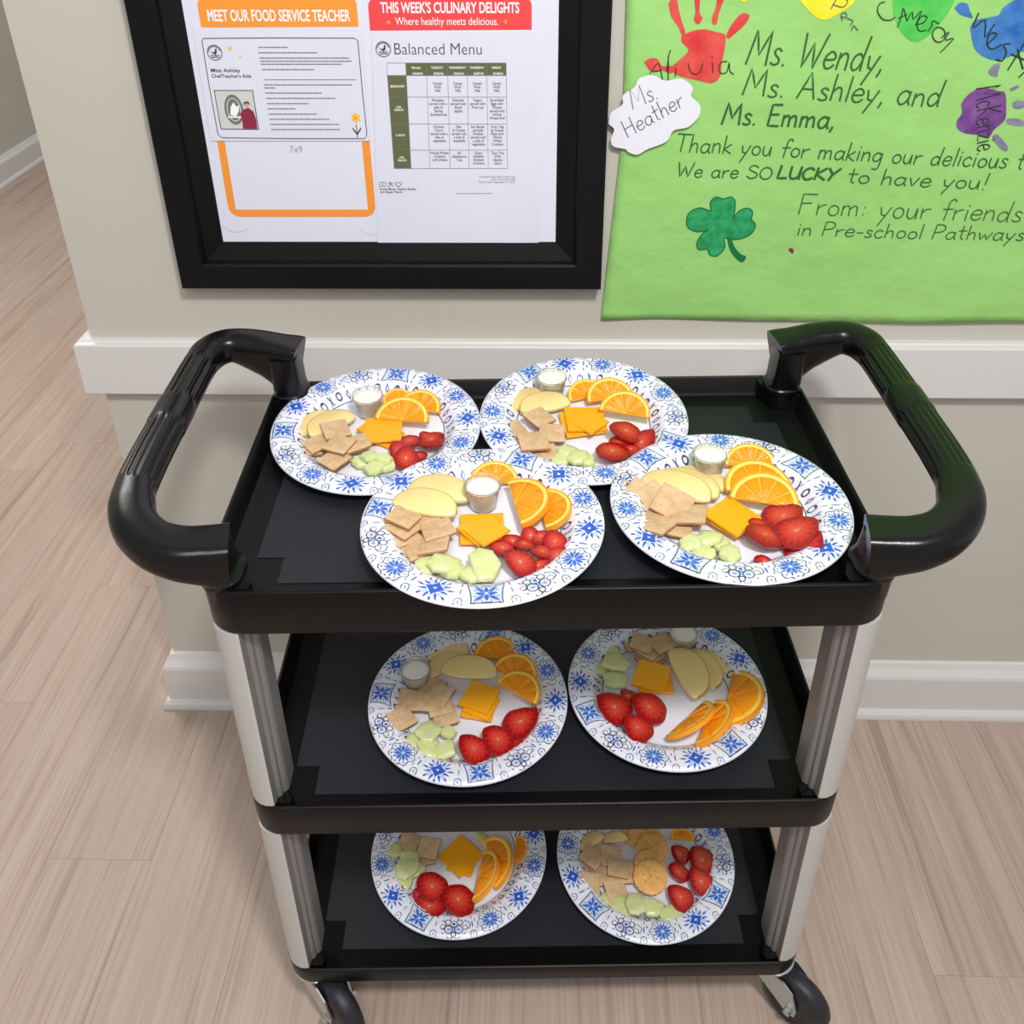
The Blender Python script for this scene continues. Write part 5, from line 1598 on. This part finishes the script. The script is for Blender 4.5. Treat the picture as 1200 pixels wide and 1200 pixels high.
def make_cup(z_top):
    root = bpy.data.objects.new('dip_cup', None); COL.objects.link(root); root.empty_display_size = .02
    rb, rt, h = .0155, .0205, .031
    n = 40
    circ = lambda r, z: [(r * cos(t), r * sin(t), z) for t in np.linspace(0, 2 * pi, n + 1)[:-1]]
    me = loft('cup', [circ(rb - .0015, 0), circ(rb, .001), circ(rt - .0006, h - .0015), circ(rt + .0012, h - .0012), circ(rt + .0012, h), circ(rt - .0010, h), circ(rb - .0012, .0016), circ(rb * .5, .0015)])
    smooth_by_angle(me, 35); link('cup', me, M['cup'], root)
    f = .90
    ri = lambda z: rb - .0014 + (rt - rb + .0004) * (z / h)
    me = loft('dip', [circ(ri(.002) - .0004, .002), circ(ri(h * f) - .0003, h * f - .0006), circ(ri(h * f) * .95 - .0003, h * f), circ(ri(h * f) * .6, h * f + .0010), circ(ri(h * f) * .25, h * f + .0002)])
    smooth_by_angle(me, 60); link('dip', me, M['dip'], root)
    return root, 0


KIND = {'orange': ('orange half slice', 'orange', 'orange half slices', make_orange), 'apple': ('pale apple slice', 'apple', 'apple slices', make_apple),
        'cracker': ('tan square cracker', 'cracker', 'square crackers', make_cracker), 'round': ('golden round cracker', 'cracker', 'round crackers', make_round),
        'cheese': ('orange cheese square', 'cheese', 'cheese squares', make_cheese), 'berry': ('cut red strawberry piece', 'strawberry', 'strawberry pieces', make_berry),
        'melon': ('pale green melon chunk', 'melon', 'green melon chunks', make_melon)}
ORD = ['leftmost', 'second from left', 'third from left', 'fourth from left', 'fifth from left', 'sixth from left', 'seventh from left', 'eighth from left', 'ninth from left', 'tenth from left']
HEAP = {1: ['topmost'], 2: ['lower', 'upper'], 3: ['lowest', 'middle', 'topmost']}
CUPL = 'small clear cup of white dip on the %s'
rnd = random.Random(21)
for k, items in FOOD.items():
    placed = {}
    BERRY = 1.1 if k <= 4 else 1.28
    for (kind, A, B, dz, tilt) in items:
        if kind == 'cup':
            root, _ = make_cup(0)
            root.matrix_world = PM[k] @ Matrix.Translation((A[0], A[1], .0022))
            tag(root, CUPL % PNAME[k], 'cup', 'cups of white dip on the plates')
            continue
        fn = KIND[kind][3]
        a = Vector((A[0], A[1], 0))
        if isinstance(B, tuple):
            b = Vector((B[0], B[1], 0)); d = b - a; L = d.length; rz = math.atan2(d.y, d.x)
        else:
            L = B; rz = rnd.uniform(0, 6.28)
        root, _ = fn(L, rnd)
        if kind in ('orange', 'apple'):
            T = Matrix.Rotation(rz, 4, 'Z') @ Matrix.Rotation(radians(tilt), 4, 'X')
        else:
            T = Matrix.Rotation(rz, 4, 'Z') @ Matrix.Rotation(radians(-tilt), 4, 'Y')
        lift = .0026 + dz
        if kind in ('cracker', 'cheese', 'round') and tilt: lift += .0
        if kind == 'berry': lift = .0022 + dz * .55
        root.matrix_world = PM[k] @ Matrix.Translation((a.x, a.y, lift)) @ T
        wx = (PM[k] @ Matrix.Translation((a.x, a.y, lift)) @ T @ Vector((L / 2 if kind in ('orange', 'apple') else 0, 0, 0))).x
        placed.setdefault(kind, []).append((dz if kind == 'cheese' else wx, root))
    for kind, L in placed.items():
        nm, cat, grp, _ = KIND[kind]
        L.sort(key=lambda q: q[0])
        for i, (_, r) in enumerate(L):
            if len(L) == 1: lab = '%s on the %s' % (nm, PNAME[k])
            elif kind == 'cheese': lab = '%s, %s of its stack, on the %s' % (nm, HEAP[len(L)][i], PNAME[k])
            else: lab = '%s, %s, on the %s' % (nm, ORD[i] if i < len(L) - 1 or i == 0 else 'rightmost', PNAME[k])
            tag(r, lab, cat, '%s on the %s' % (grp, PNAME[k]))
